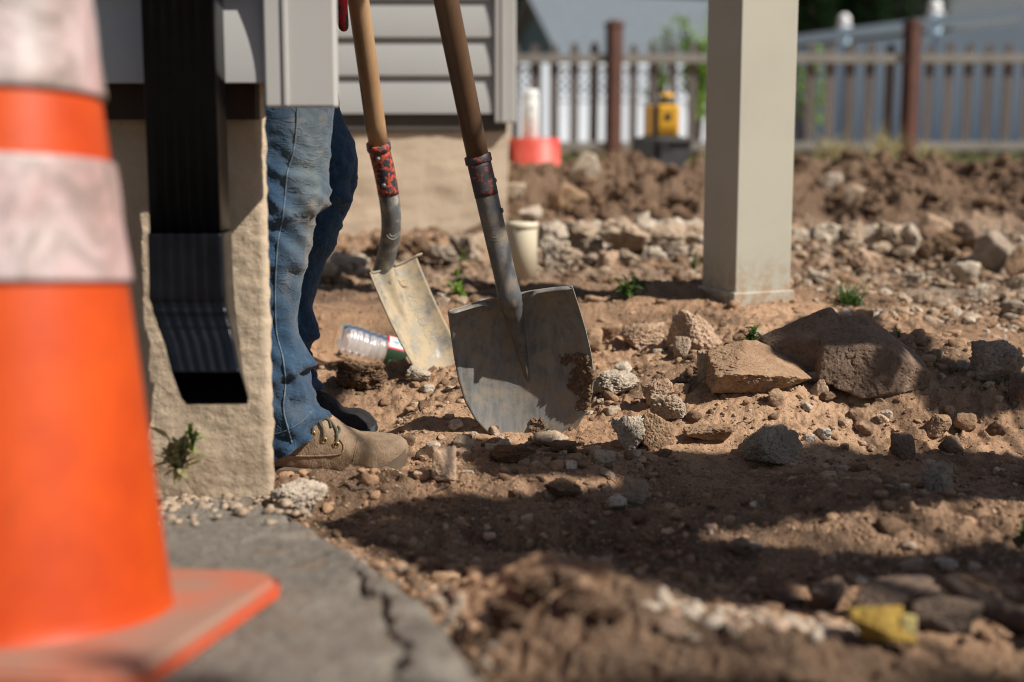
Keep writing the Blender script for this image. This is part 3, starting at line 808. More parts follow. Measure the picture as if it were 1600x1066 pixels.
# ------------------------------------------------------------------ person
def denim():
    m = MatB('denim'); m.co = m.n.new('ShaderNodeNewGeometry').outputs['Position']
    a = m.attr('fade'); big = m.noise(14, 5, .6); sl = m.noise(90, 3, .6, (1, 1, .3))
    c = m.mix(m.ramp(big, [(.35, 0.), (.65, 1.)]), (.011, .034, .075), (.02, .055, .105))
    f = m.math('MULTIPLY', a.outputs['Fac'], m.ramp(m.noise(26, 5, .65), [(.3, .45), (.6, 1.)]))
    c = m.mix(f, c, (.125, .145, .15))
    c = m.mix(m.math('MULTIPLY', m.math('MULTIPLY', a.outputs['Fac'], .8), m.ramp(m.noise(19, 4, .6), [(.52, 0.), (.66, 1.)])), c, (.27, .22, .16))
    c = m.mix(m.ramp(sl, [(.5, 0.), (.75, .35)]), c, (.10, .155, .21))
    m.col(c).set(.9, 0, .2); m.bump(m.noise(700, 2, .6), .6, .0008); m.bump(sl, .5, .002); m.bump(m.ramp(m.noise(24, 3, .5, (1, 1, 2.6), .8), [(.44, 0.), (.5, 1.), (.56, 0.)]), .35, .003)
    m.b.inputs['Sheen Weight'].default_value = .15
    return m.m
M['denim'] = denim()
M['seam'] = simple('denim_seam', (.04, .09, .16), (.14, .17, .18), 120, .9)
M['skin'] = simple('skin', (.42, .25, .17), (.37, .21, .14), 20, .55)
M['shirt'] = simple('work_shirt', (.07, .08, .09), (.05, .055, .065), 20, .9)
def person():
    root = empty('person', (-.38, 2.28, 0), 'person in worn blue jeans and tan boots standing behind the wall corner, holding a spade', 'person')
    off = root.location
    # continuous body grown with a skin modifier
    J = dict(pel=(-.40, 2.285, .93), sp=(-.40, 2.285, 1.08), ch=(-.385, 2.285, 1.27), nk=(-.37, 2.285, 1.46), nk2=(-.362, 2.285, 1.52), hd=(-.345, 2.285, 1.60), hd2=(-.345, 2.285, 1.70),
             ha=(-.395, 2.20, .88), ka=(-.375, 2.15, .46), aa=(-.385, 2.15, .10), ta=(-.27, 2.15, .035),
             hb=(-.385, 2.38, .88), kb=(-.345, 2.42, .46), ab=(-.405, 2.42, .11), tb=(-.35, 2.42, .02),
             sa=(-.385, 2.10, 1.40), ea=(-.34, 2.03, 1.13), wa=(-.20, 2.06, .93), sb=(-.385, 2.47, 1.40), eb=(-.36, 2.52, 1.12), wb=(-.285, 2.50, .86))
    R = dict(pel=.13, sp=.12, ch=.13, nk=.06, nk2=.055, hd=.075, hd2=.07, ha=.08, ka=.052, aa=.036, ta=.03, hb=.08, kb=.052, ab=.034, tb=.02, sa=.06, ea=.04, wa=.028, sb=.06, eb=.04, wb=.028)
    E = 'pel-sp sp-ch ch-nk nk-nk2 nk2-hd hd-hd2 pel-ha ha-ka ka-aa aa-ta pel-hb hb-kb kb-ab ab-tb ch-sa sa-ea ea-wa ch-sb sb-eb eb-wb'.split()
    keys = list(J); me = bpy.data.meshes.new('body')
    me.from_pydata([Vector(J[k]) - off for k in keys], [(keys.index(a), keys.index(b)) for a, b in (e.split('-') for e in E)], [])
    ob = link('body', me, M['skin'], root, False)
    ob.modifiers.new('skin', 'SKIN')
    for i, k in enumerate(keys):
        sv = me.skin_vertices[0].data[i]; sv.radius = (R[k], R[k]); sv.use_root = (k == 'pel')
    ob.modifiers.new('sub', 'SUBSURF').render_levels = 2
    # jeans
    folds = [(.378, .008, .035, .012), (.315, .006, .03, -.012), (.135, .014, .03, .02), (.085, .012, .022, -.018), (.047, .010, .018, .012)]
    def leg(rows, Yc, seed, fold, dr=.82, topc=None):
        """rows: (py, left px, right px)"""
        pys = [r[0] for r in rows]; n = 170; V = []; fade = []; rings = []
        for i in range(n):
            py = pys[0] + (pys[-1] - pys[0]) * i / (n - 1)
            l = np.interp(py, pys, [r[1] for r in rows]); r_ = np.interp(py, pys, [r[2] for r in rows])
            a = P(l, py, Yc); b = P(r_, py, Yc); cx = (a.x + b.x) / 2; rx = (b.x - a.x) / 2; ry = rx * dr; z = a.z
            rings.append((z, cx, rx, ry))
            for k in range(84):
                t = 2 * math.pi * k / 84; V.append((cx + rx * math.cos(t), Yc + ry * math.sin(t), z))
        V = np.array(V); T = np.tile(np.linspace(0, 2 * np.pi, 84, endpoint=False), n)
        z = V[:, 2]; s = V[:, 0] * 1.0
        # wrinkles: mostly horizontal drapes, deeper near knee and hem
        zk = .44; amp = fold * (.22 + 1.1 * np.exp(-((z - zk + .05) / .07) ** 2) + 2.0 * (1 - sstep(.06, .22, z)))
        d = (1 - np.abs(pn(np.cos(T) * 1.3 + seed, z * 26 + np.sin(T * 1 + .4) * .9, seed)) * 2.2) * amp + .0022 * pn(np.cos(T) * 2 + 5 + seed, z * 12 + np.sin(T) * 1.5, seed + 3)
        d += .0012 * pn(np.cos(T) * 7 + seed, z * 90, seed + 7)
        cr = np.abs(pn(np.cos(T) * 2.2 + seed * 2, z * 30 + np.cos(T + 1) * 2.5, seed + 11)); d -= .0024 * (1 - sstep(0, .10, cr)) * (.4 + 1.2 * np.exp(-((z - .40) / .09) ** 2) + 1.2 * (1 - sstep(.08, .2, z)))
        for (fz, fa_, fw_, sl) in folds:
            zz_ = z - fz - sl * np.cos(T); d = d + fa_ * np.exp(-(zz_ / fw_) ** 2) * (zz_ > 0) + fa_ * np.exp(-(zz_ / (fw_ * .22)) ** 2) * (zz_ <= 0)
        V[:, 0] += np.cos(T) * d * (.35 + .65 * (np.sin(T) < 0)); V[:, 1] += np.sin(T) * d * 1.25
        return V, grid_faces(n, 84, True), rings
    near = [(-240, 318, 520), (-60, 322, 524), (60, 330, 526), (170, 342, 522), (230, 352, 516), (260, 356, 513), (300, 358, 508), (322, 352, 502), (338, 348, 493), (350, 346, 490), (372, 340, 486), (400, 336, 479), (450, 334, 471), (500, 342, 464), (525, 350, 466),
            (545, 356, 471), (570, 362, 480), (592, 364, 487), (600, 366, 487), (612, 366, 491), (622, 368, 488), (640, 368, 492), (655, 370, 497), (668, 370, 498)]
    far = [(-200, 345, 500), (-60, 350, 512), (60, 356, 520), (170, 378, 530), (200, 392, 543), (222, 406, 554), (250, 416, 559), (268, 420, 559), (300, 415, 550), (340, 405, 539), (380, 392, 519), (420, 383, 505), (450, 376, 496), (480, 370, 488), (500, 370, 489), (530, 372, 487), (550, 372, 484), (565, 372, 488), (585, 371, 484), (600, 372, 487), (625, 374, 488)]
    Va, Fa, ra = leg(near, 2.15, 3, .0060); Vb, Fb, rb = leg(far, 2.42, 13, .0050)
    # hem of the near leg drops towards the heel
    px = 800 + Va[:, 0] / Va[:, 1] * FPX
    hemz = sstep(.14, .05, Va[:, 2]); Va[:, 2] -= hemz * np.clip((497 - px) / 1033 * .50, 0, .05)
    # pelvis
    Vp = []; n = 20
    for i in range(n):
        t = i / (n - 1); z = .70 + t * .33; rx = np.interp(t, [0, .3, 1], [.02, .125, .135]); ry = np.interp(t, [0, .3, 1], [.03, .165, .16])
        for k in range(84):
            a = 2 * math.pi * k / 84; Vp.append((-.395 + rx * math.cos(a), 2.285 + ry * math.sin(a), z))
    V = np.vstack([Va, Vb, np.array(Vp)]); F = np.vstack([Fa, Fb + len(Va), grid_faces(n, 84, True) + len(Va) + len(Vb)])
    me = np_mesh('jeans', V - np.array(off), F)
    pxv = 800 + V[:, 0] / V[:, 1] * FPX; zz = V[:, 2]
    fa = np.exp(-((pxv - 492) / 38) ** 2) * np.exp(-((zz - .47) / .16) ** 2) * 1.0 + .35 * np.exp(-((pxv - 470) / 30) ** 2) * np.exp(-((zz - .28) / .1) ** 2) + .15 * np.exp(-((zz - .10) / .05) ** 2)
    fa = fa * (V[:, 1] < 2.3)
    fa = np.clip(fa, 0, 1)
    at = me.attributes.new('fade', 'FLOAT', 'POINT'); at.data.foreach_set('value', fa.astype(np.float32))
    jo = link('jeans', me, M['denim'], root)
    # outer seam, hem roll, back-knee fold
    def on(rings, Yc, px, py, lift=.0):
        z = P(px, py, Yc - .05).z; zs = [r[0] for r in rings][::-1]
        cx = np.interp(z, zs, [r[1] for r in rings][::-1]); rx = np.interp(z, zs, [r[2] for r in rings][::-1]); ry = np.interp(z, zs, [r[3] for r in rings][::-1])
        Y = Yc - ry
        for _ in range(6):
            p = P(px, py, Y); u = max(-.98, min(.98, (p.x - cx) / rx)); Y = Yc - ry * math.sqrt(1 - u * u)
        return P(px, py, Y - lift)
    from mathutils.bvhtree import BVHTree
    bv = BVHTree.FromPolygons([tuple(v) for v in V[:len(Va)]], [tuple(f) for f in Fa])
    def hit(px, py, lift=.001):
        d = Vector(ray(px, py)).normalized(); r = bv.ray_cast(Vector((0, 0, CAMZ)), d)
        return (r[0] - d * lift) if r[0] else None
    def surf_path(pp, n=10):
        out = []
        for p in smooth_path([(a, b, 0) for a, b in pp], n):
            h = hit(p.x, p.y)
            if h: out.append(h - off)
        return out
    bm = bmesh.new()
    sp = surf_path([(465, 150), (463, 200), (458, 240), (449, 270), (445, 310), (441, 345), (435, 372), (431, 420), (430, 470), (432, 520), (442, 560), (446, 600), (443, 640), (452, 676), (456, 692)])
    tube(bm, sp, .0014, 6); part('seam', bm, M['seam'], jo, True)
    bm = bmesh.new(); sp = surf_path([(426, 679), (445, 674), (470, 660), (490, 640)]); 
    if len(sp) > 2: tube(bm, sp, .0008, 6); part('hem_stitch', bm, M['seam'], jo, True)
    else: bm.free()
    # shirt
    Vs = []; n = 30
    for i in range(n):
        t = i / (n - 1); z = .96 + t * .52; rx = np.interp(t, [0, .5, .85, 1], [.145, .13, .12, .06]); ry = np.interp(t, [0, .5, .8, .92, 1], [.175, .185, .215, .15, .07])
        for k in range(48):
            a = 2 * math.pi * k / 48; Vs.append((-.392 + .02 * t + rx * math.cos(a), 2.285 + ry * math.sin(a), z))
    Vs = np.array(Vs); Vs[:, 0] += .006 * pn(Vs[:, 1] * 14, Vs[:, 2] * 9, 7)
    link('shirt', np_mesh('shirt', Vs - np.array(off), grid_faces(n, 48, True)), M['shirt'], root)
    for (s_, e_, w_) in (('sa', 'ea', 'wa'), ('sb', 'eb', 'wb')):
        bm = bmesh.new(); pt = smooth_path([Vector(J[s_]) - off, Vector(J[e_]) - off, (Vector(J[e_]).lerp(Vector(J[w_]), .85)) - off], 8)
        tube(bm, pt, [float(np.interp(i, [0, len(pt) - 1], [.075, .042])) for i in range(len(pt))], 20); part('sleeve', bm, M['shirt'], root, True)
    # head details
    bm = bmesh.new(); bmesh.ops.create_uvsphere(bm, u_segments=24, v_segments=16, radius=.098, matrix=Matrix.Translation(Vector((-.352, 2.285, 1.665)) - off) @ Matrix.Diagonal((1, .86, 1, 1)))
    for v in list(bm.verts):
        if v.co.z + off.z < 1.655: v.co.z = 1.655 - off.z
    box(bm, -.29 - off.x, -.19 - off.x, -.07 + 2.285 - off.y, .07 + 2.285 - off.y, 1.662, 1.672, .003)
    part('cap', bm, simple('cap_cloth', (.03, .035, .05), (.02, .025, .035), 20, .9), root, True)
    for s in (-1, 1):
        bm = bmesh.new(); bmesh.ops.create_uvsphere(bm, u_segments=12, v_segments=8, radius=.011, matrix=Matrix.Translation(Vector((-.268, 2.285 + s * .03, 1.63)) - off)); part('eye', bm, simple('eye', (.5, .5, .48), (.05, .04, .03), 60, .2), root, True)
        bm = bmesh.new(); bmesh.ops.create_uvsphere(bm, u_segments=12, v_segments=8, radius=.03, matrix=Matrix.Translation(Vector((-.345, 2.285 + s * .078, 1.61)) - off) @ Matrix.Diagonal((.6, .35, 1, 1))); part('ear', bm, M['skin'], root, True)
    bm = bmesh.new(); tube(bm, [Vector((-.275, 2.285, 1.63)) - off, Vector((-.252, 2.285, 1.60)) - off, Vector((-.262, 2.285, 1.585)) - off], [.008, .014, .008], 10); part('nose', bm, M['skin'], root, True)
    bm = bmesh.new(); tube(bm, [Vector((-.272, 2.262, 1.56)) - off, Vector((-.266, 2.285, 1.562)) - off, Vector((-.272, 2.308, 1.56)) - off], .005, 8); part('mouth', bm, simple('lips', (.3, .12, .1), (.26, .1, .08), 40, .5), root, True)
    # boots
    def boot(name, st, Yc, mat, sole_m, label, seed, hw=1.0, z_off=0):
        """st: (px, top py, bottom py, half width m)"""
        b = empty(name, (0, 0, 0), None, None) if False else None
        V = []; n = len(st) * 6; pxs = [s[0] for s in st]; K = 56
        X = np.linspace(0, 1, n); X = pxs[0] + (pxs[-1] - pxs[0]) * (1 - (1 - X) ** 1.25)
        for px in X:
            tp = np.interp(px, pxs, [s[1] for s in st]); bt = np.interp(px, pxs, [s[2] for s in st]); w_ = np.interp(px, pxs, [s[3] for s in st]) * hw
            a = P(px, tp, Yc); c = P(px, bt, Yc); cz = (a.z * .42 + c.z * .58); 
            for k in range(K):
                t = 2 * math.pi * k / K; co, si = math.cos(t), math.sin(t)
                e = .62 if si < 0 else .95
                yy = math.copysign(abs(co) ** (.72), co) * w_; zz_ = (a.z - cz) * abs(si) ** e if si > 0 else -(cz - c.z) * abs(si) ** .55
                V.append((a.x, Yc + yy, cz + zz_))
        V = np.array(V)
        d = .0012 * pn(V[:, 0] * 60 + seed, V[:, 2] * 60 + V[:, 1] * 30, seed) + .0022 * pn(V[:, 0] * 22 + seed, V[:, 2] * 16, seed + 2)
        V[:, 1] += -np.sign(Yc - V[:, 1]) * d * -1; V[:, 2] += d * .5
        F = grid_faces(n, K, True)
        o = link(name, np_mesh(name, V - np.array(off), F), mat, root)
        # end caps
        bmx = bmesh.new(); bmx.from_mesh(o.data); bmx.verts.ensure_lookup_table()
        bmx.faces.new([bmx.verts[k] for k in range(K)][::-1]); bmx.faces.new([bmx.verts[(n - 1) * K + k] for k in range(K)]); 
        bmesh.ops.recalc_face_normals(bmx, faces=bmx.faces); bmx.to_mesh(o.data); bmx.free()
        # sole
        bm = bmesh.new(); top = []; bot = []
        prof = []
        for i, px in enumerate(X[::3]):
            w_ = np.interp(px, pxs, [s[3] for s in st]) * hw + .0045; p = P(px, np.interp(px, pxs, [s[2] for s in st]), Yc); prof.append((p.x, w_, p.z))
        ringp = [(x, Yc - w_, z) for x, w_, z in prof] + [(x, Yc + w_, z) for x, w_, z in prof[::-1]]
        tv = [bm.verts.new(Vector((x, y, z + .013)) - off) for x, y, z in ringp]; bv_ = [bm.verts.new(Vector((x, y, z - .012)) - off) for x, y, z in ringp]
        bm.faces.new(tv); bm.faces.new(bv_[::-1])
        for i in range(len(tv)): j = (i + 1) % len(tv); bm.faces.new((tv[i], bv_[i], bv_[j], tv[j]))
        part('sole', bm, sole_m, o, False)
        return o, V, F
    leather = MatB('dusty_boot_leather'); leather.co = leather.n.new('ShaderNodeNewGeometry').outputs['Position']
    n1 = leather.noise(22, 5, .65); n2 = leather.noise(130, 4, .7)
    c = leather.mix(leather.ramp(n1, [(.35, 0.), (.65, 1.)]), (.29, .205, .135), (.17, .115, .072))
    c = leather.mix(leather.ramp(n2, [(.5, 0.), (.75, .6)]), c, (.32, .24, .165)); leather.col(c).set(.8, 0, .25); leather.bump(n2, .6, .0014); leather.bump(leather.noise(40, 5, .7), .6, .004); leather.bump(leather.ramp(leather.noise(55, 3, .5, (2.2, 1, .6), .6), [(.46, 1.), (.5, 0.), (.54, 1.)]), .35, .0015)
    suede = simple('black_suede', (.016, .015, .016), (.028, .026, .026), 50, .9, .4, 300, .001, spec=.2)
    sole_m = simple('dirty_sole', (.13, .09, .06), (.09, .065, .045), 40, .9)
    sole_d = simple('grey_sole', (.06, .065, .07), (.045, .045, .05), 40, .8)
    st = [(343, 640, 722, .012), (350, 610, 733, .024), (365, 600, 736, .032), (400, 602, 737, .036), (450, 612, 737, .038), (475, 620, 738, .039), (500, 638, 739, .041), (520, 652, 739, .044), (540, 668, 739, .048), (560, 676, 737, .050), (590, 678, 732, .050), (610, 680, 726, .046), (625, 684, 719, .036), (634, 690, 712, .024), (638, 698, 706, .006)]
    bo, Vb_, Fb_ = boot('boot', st, 2.15, leather.m, sole_m, '', 5)
    bo['label'] = 'dusty tan leather boot with brass eyelets'
    st2 = [(372, 590, 672, .02), (385, 585, 676, .03), (430, 590, 678, .034), (475, 600, 679, .036), (492, 610, 679, .037), (510, 616, 679, .040), (524, 627, 679, .043), (534, 638, 679, .046), (545, 640, 678, .047), (560, 640, 677, .046), (575, 647, 676, .04), (584, 657, 674, .03), (590, 666, 672, .006)]
    so_, Vs_, Fs_ = boot('shoe', st2, 2.40, suede, sole_d, '', 9); so_['label'] = 'black suede shoe behind the tan boot'
    bvb = BVHTree.FromPolygons([tuple(v) for v in Vb_], [tuple(f) for f in Fb_]); bvs = BVHTree.FromPolygons([tuple(v) for v in Vs_], [tuple(f) for f in Fs_])
    def bh(px, py, t=bvb, lift=.0015):
        d = Vector(ray(px, py)).normalized(); r = t.ray_cast(Vector((0, 0, CAMZ)), d)
        return ((r[0] - d * lift) if r[0] else P(px, py, 2.13)) - off
    brass = simple('brass', (.55, .40, .16), (.42, .30, .12), 60, .35, metal=.8); lace_m = simple('lace', (.10, .09, .06), (.055, .05, .035), 300, .9, .5, 900, .0008)
    # eyelet flap: raised seam line on the quarter
    bm = bmesh.new(); tube(bm, [bh(a.x, a.y, bvb, .0008) for a in smooth_path([(440, 712, 0), (480, 713, 0), (515, 712, 0), (534, 708, 0), (537, 696, 0), (531, 687, 0)], 8)], .0013, 8); part('quarter_seam', bm, leather.m, bo, True)
    bm = bmesh.new(); tube(bm, [bh(a.x, a.y, bvb, .0004) for a in smooth_path([(560, 682, 0), (556, 700, 0), (552, 720, 0)], 6)], .0008, 6); part('crease', bm, leather.m, bo, True)
    for (ex, ey) in ((488, 678), (506, 688), (525, 695)):
        p = bh(ex, ey, bvb, .001); bm = bmesh.new(); pth = [p + Vector((.0042 * math.cos(a), 0, .0042 * math.sin(a))) for a in np.linspace(0, 2 * math.pi, 17)]
        tube(bm, pth, .0011, 8, False); part('eyelet', bm, brass, bo, True)
    for pl in ([(488, 678), (490, 664), (493, 650), (500, 640)], [(506, 688), (505, 672), (500, 655), (497, 645), (505, 640)], [(525, 695), (527, 680), (523, 668), (515, 656), (505, 646)],
               [(493, 650), (505, 652), (518, 660), (526, 672)], [(503, 668), (498, 656), (502, 646), (512, 652), (518, 668)], [(525, 680), (531, 672), (528, 666)]):
        bm = bmesh.new(); tube(bm, [bh(a.x, a.y, bvb, .003) for a in smooth_path([(x, y, 0) for x, y in pl], 6)], .0017, 8); part('lace', bm, lace_m, bo, True)
    for (ex, ey) in ((517, 632), (504, 622)):
        p = bh(ex, ey, bvs, .001); bm = bmesh.new(); tube(bm, [p + Vector((.004 * math.cos(a), 0, .005 * math.sin(a))) for a in np.linspace(0, 2 * math.pi, 15)], .0009, 8, False); part('eyelet', bm, sole_d, so_, True)
    # gloves: palm plus five curled fingers, skinned chains
    red = MatB('red_work_glove'); red.co = red.n.new('ShaderNodeNewGeometry').outputs['Position']
    red.col(red.mix(red.ramp(red.noise(45, 3, .5), [(.52, 0.), (.58, 1.)]), (.50, .018, .022), (.05, .05, .055))).set(.75, 0, .3); red.bump(red.noise(300, 3), .3, .001)
    def glove(name, chains):
        me = bpy.data.meshes.new(name); vs = []; es = []; rs = []; roots = []
        for ch in chains:
            b0 = len(vs); roots.append(b0)
            for i, (p, r) in enumerate(ch):
                vs.append(Vector(p) - off); rs.append(r)
                if i: es.append((b0 + i - 1, b0 + i))
        me.from_pydata(vs, es, []); o = link(name, me, red.m, root, False); o.modifiers.new('skin', 'SKIN').use_smooth_shade = True
        for i, r in enumerate(rs):
            sv = me.skin_vertices[0].data[i]; sv.radius = (r, r); sv.use_root = i in roots
        o.modifiers.new('sub', 'SUBSURF').render_levels = 2; o.modifiers['sub'].levels = 2
        return o
    # far hand wraps the spade handle just above the frame
    hp = P(556, -48, 2.488)
    def hx(dx, dy, dz): return (hp.x + dx, hp.y + dy, hp.z + dz)
    ch = [[((J['wb'][0], J['wb'][1], J['wb'][2] + .01), .032), (hx(-.045, .01, .075), .033), (hx(-.036, .005, .03), .034), (hx(-.03, .005, -.01), .027)]]
    for q in range(4):
        dz = .052 - q * .021; L_ = (1.0, 1.05, 1., .85)[q]
        ch.append([(hx(-.028, .008, dz), .011), (hx(-.006, .034 * L_, dz - .003), .0105), (hx(.024, .026 * L_, dz - .006), .010), (hx(.030, -.004, dz - .008), .009), (hx(.018 * L_, -.024, dz - .009), .0085)])
    ch.append([(hx(-.030, .0, .01), .014), (hx(-.029, -.008, -.030), .0145), (hx(-.026, -.013, -.066), .0135), (hx(-.022, -.015, -.092), .011), (hx(-.0185, -.015, -.106), .007)])
    g = glove('glove', ch)
    wp = Vector(J['wa'])
    ch = [[(tuple(wp), .030), (tuple(wp + Vector((.03, .0, -.04))), .034), (tuple(wp + Vector((.045, .0, -.09))), .03)]]
    # near hand hangs behind the corner board
    wp2 = Vector((-.30, 2.04, .93))
    ch = [[(tuple(wp), .030), (tuple(wp2 + Vector((.06, 0.02, -.02))), .034), (tuple(wp2 + Vector((.055, .02, -.06))), .03)]]
    for q in range(4):
        b_ = wp2 + Vector((.03 + q * .018, .02, -.07)); ch.append([(tuple(b_), .010), (tuple(b_ + Vector((.0, .008, -.028))), .0095), (tuple(b_ + Vector((0, .024, -.045))), .009), (tuple(b_ + Vector((0, .038, -.05))), .008)])
    ch.append([(tuple(wp2 + Vector((.085, .01, -.03))), .012), (tuple(wp2 + Vector((.10, .005, -.06))), .011), (tuple(wp2 + Vector((.10, .01, -.082))), .009)])
    glove('glove', ch)
person()

# ------------------------------------------------------------------ rocks
_ico = {}
def ico(sub):
    if sub not in _ico:
        bm = bmesh.new(); bmesh.ops.create_icosphere(bm, subdivisions=sub, radius=1)
        V = np.array([v.co[:] for v in bm.verts]); F = np.array([[v.index for v in f.verts] for f in bm.faces]); bm.free(); _ico[sub] = (V / np.linalg.norm(V, axis=1)[:, None], F)
    return _ico[sub]
def rock_verts(sub, seed, facets=14, soft=.07, rough=.06, flat=None):
    r = np.random.RandomState(seed); V, F = ico(sub)
    n = r.normal(size=(facets, 3)); n /= np.linalg.norm(n, axis=1)[:, None]; d = r.uniform(.55, .98, facets)
    n = np.vstack([n, [[1, 0, 0], [-1, 0, 0], [0, 1, 0], [0, -1, 0], [0, 0, 1], [0, 0, -1]]]); d = np.concatenate([d, np.full(6, 1.)])
    if flat is not None:
        n = np.vstack([n, flat[:, :3]]); d = np.concatenate([d, flat[:, 3]])
    dots = V @ n.T; rad = np.where(dots > .03, d / np.maximum(dots, .03), 30.)
    R = -soft * np.log(np.sum(np.exp(-np.minimum(rad, 6) / soft), axis=1))
    R = np.clip(R, .2, 1.6)
    Pn = V * R[:, None]
    nz = pn3(Pn, 2.2, seed % 97) * .9 + pn3(Pn, 5.3, seed % 97 + 5) * .55 + pn3(Pn, 12, seed % 97 + 9) * .35 + (pn3(Pn, 27, seed % 97 + 12) * .22 if sub > 3 else 0) + (pn3(Pn, 55, seed % 97 + 14) * .12 if sub > 5 else 0)
    if sub > 3: nz = nz - .6 * sstep(.2, .45, pn3(Pn, 8, seed % 97 + 31)) - .35 * sstep(.25, .45, pn3(Pn, 17, seed % 97 + 41))
    return Pn * (1 + rough * nz)[:, None], F
ROCKN = [0]
def rock(px, pyb, wpx, hpx, mat, label, seed, sub=6, depth=.8, embed=.36, rot=0., facets=14, rough=.07, cat='rock', name='rock', group=None, Y=None, tilt=0., soft=.06, flat=None):
    g = G(px, pyb) if Y is None else P(px, pyb, Y)
    s = g.y / FPX; w_ = wpx * s / 2; h_ = hpx * s / 2 / (1 - embed * .5)
    V, F = rock_verts(sub, seed, facets, soft, rough * 1.35, flat)
    ext = (V.max(0) - V.min(0)) / 2; V = (V - (V.max(0) + V.min(0)) / 2) / ext
    V = V * np.array([w_, w_ * depth, h_])
    me = np_mesh(name, V, F); o = link(name, me, M[mat] if isinstance(mat, str) else mat)
    o.location = (g.x, g.y + w_ * depth * .35, g.z + h_ * (1 - embed)); o.rotation_euler = (0, tilt, rot)
    ROCKN[0] += 1
    return tag(o, label, cat, group)

rock(465, 806, 90, 60, 'white_rock', 'pale porous rock beside the base of the stucco wall corner', 11, facets=9, rough=.11)
rock(694, 752, 40, 56, 'pink_rock', 'small pointed tan stone standing in front of the boot toe', 12, facets=6, embed=.15)
rock(659, 752, 26, 18, 'pink_rock', 'small round pinkish stone left of the pointed tan stone', 13, rough=.04)
rock(567, 605, 88, 42, 'clod', 'crumbly brown earth clod in front of the plastic bottle', 14, facets=8, rough=.15, cat='clod', name='dirt_clod')
rock(654, 597, 40, 22, 'white_rock', 'small pale stone at the tip of the trench spade', 15)
rock(983, 702, 58, 56, 'white_rock', 'white porous lump just right of the shovel blade, against a brown stone', 16, facets=8, rough=.12)
rock(1026, 700, 56, 54, 'tan_rock', 'brown stone leaning against the white porous lump', 17, facets=9)
rock(1044, 660, 62, 46, 'concrete_rock', 'crumbly tan concrete lump behind the brown stone', 18, facets=10, rough=.13)
rock(1030, 632, 50, 36, 'pink_rock', 'pale wedge of concrete pointing up behind the crumbly lump', 19, facets=5, tilt=-.35)
rock(962, 618, 84, 36, 'white_rock', 'flat white speckled concrete piece right of the shovel blade', 20, rough=.12, depth=.9)
rock(974, 583, 30, 18, 'white_rock', 'small white stone behind the flat speckled concrete piece', 21, sub=4)
rock(1092, 548, 84, 62, 'pink_rock', 'large pinkish rock with rough pitted face in front of the post', 22, facets=9, rough=.11)
rock(1054, 545, 26, 44, 'pink_rock', 'upright pale stone left of the large pinkish rock', 23, facets=7)
rock(1066, 560, 28, 36, 'concrete_rock', 'grey upright stone at the foot of the large pinkish rock', 24, facets=9)
rock(1106, 594, 34, 46, 'concrete_rock', 'small upright grey stone at the left end of the sandy slab', 25, facets=6)
rock(1190, 606, 165, 62, 'tan_rock', 'large flat sandy slab lying in the middle of the dirt', 26, sub=7, facets=5, depth=.8, rough=.04, soft=.03, tilt=.06, flat=np.array([[.10, -.50, .86, .36], [.62, -.25, .74, .50], [-.55, -.3, .78, .62], [.2, -.95, -.25, .72]]))
rock(1276, 572, 165, 84, 'dark_rock', 'dark brown slab leaning to the right against the dark boulder', 27, sub=7, facets=4, depth=.55, rough=.028, soft=.03, tilt=-.2, flat=np.array([[-.55, -.2, .8, .55], [-.1, -.6, .8, .6], [.5, -.3, .8, .75], [-.5, -.8, 0, .75]]))
rock(1370, 606, 182, 104, 'dark_rock', 'largest dark boulder, half in shadow behind the sandy slab', 28, sub=7, facets=5, depth=.7, rough=.028, soft=.03, tilt=.16, flat=np.array([[.45, -.2, .87, .52], [-.35, -.3, .88, .58], [-.45, -.85, .3, .62], [.5, -.85, .1, .7]]))
rock(1213, 634, 28, 24, 'tan_rock', 'small rounded tan stone below the sandy slab', 29, sub=4)
rock(1286, 622, 26, 28, 'pink_rock', 'small flat sided tan stone below the dark slab', 30, sub=4, facets=6)
rock(1268, 600, 40, 20, 'grey_rock', 'grey stone wedged between sandy slab and dark boulder', 31, sub=4)
rock(1105, 694, 80, 32, 'tan_rock', 'low brown stone half sunk in sunlit dirt left of the grey rock', 32, depth=.6)
rock(1085, 664, 26, 16, 'clod', 'small brown clod behind the low brown stone', 33, sub=4, cat='clod', name='dirt_clod')
rock(1208, 727, 104, 60, 'grey_rock', 'grey rock at the edge of the long shadow', 34, sub=7, facets=9, tilt=-.12, depth=.7)
rock(1004, 540, 72, 36, 'pink_rock', 'low pinkish rock behind the shovel blade, beside the upright pale stone', 35, facets=10, rough=.12)
rock(950, 532, 46, 26, 'tan_rock', 'low tan rock close behind the right edge of the shovel blade', 36, sub=4)
rock(926, 548, 34, 30, 'tan_rock', 'tan stone touching the right edge of the shovel blade', 37, sub=4)
rock(1386, 655, 22, 14, 'white_rock', 'tiny white pebble alone on the slope below the dark boulder', 38, sub=4)
rock(1466, 680, 38, 32, 'tan_rock', 'tan stone with one flat shaded side, right of the slope', 39, facets=7)
rock(1412, 716, 38, 38, 'dark_rock', 'dark upright stone at the edge of the long shadow', 40, facets=7)
rock(1486, 712, 40, 30, 'dark_rock', 'dark pointed stone right of the dark upright stone', 41, facets=6)
rock(1562, 600, 84, 66, 'grey_rock', 'grey boulder with pitted top at the right edge', 42, sub=6, facets=8, rough=.1)
rock(1600, 632, 50, 46, 'dark_rock', 'brown stone below the grey boulder at the right edge', 43)
rock(1508, 672, 34, 26, 'tan_rock', 'small crumbly stone beside the tan flat sided stone', 44, sub=4)
rock(1558, 678, 28, 20, 'clod', 'small dark clod in sunlit dirt near the right edge', 45, sub=4, cat='clod', name='dirt_clod')
rock(992, 786, 46, 40, 'concrete_rock', 'pale rock in the shade below the shovel, right of a low clod', 46)
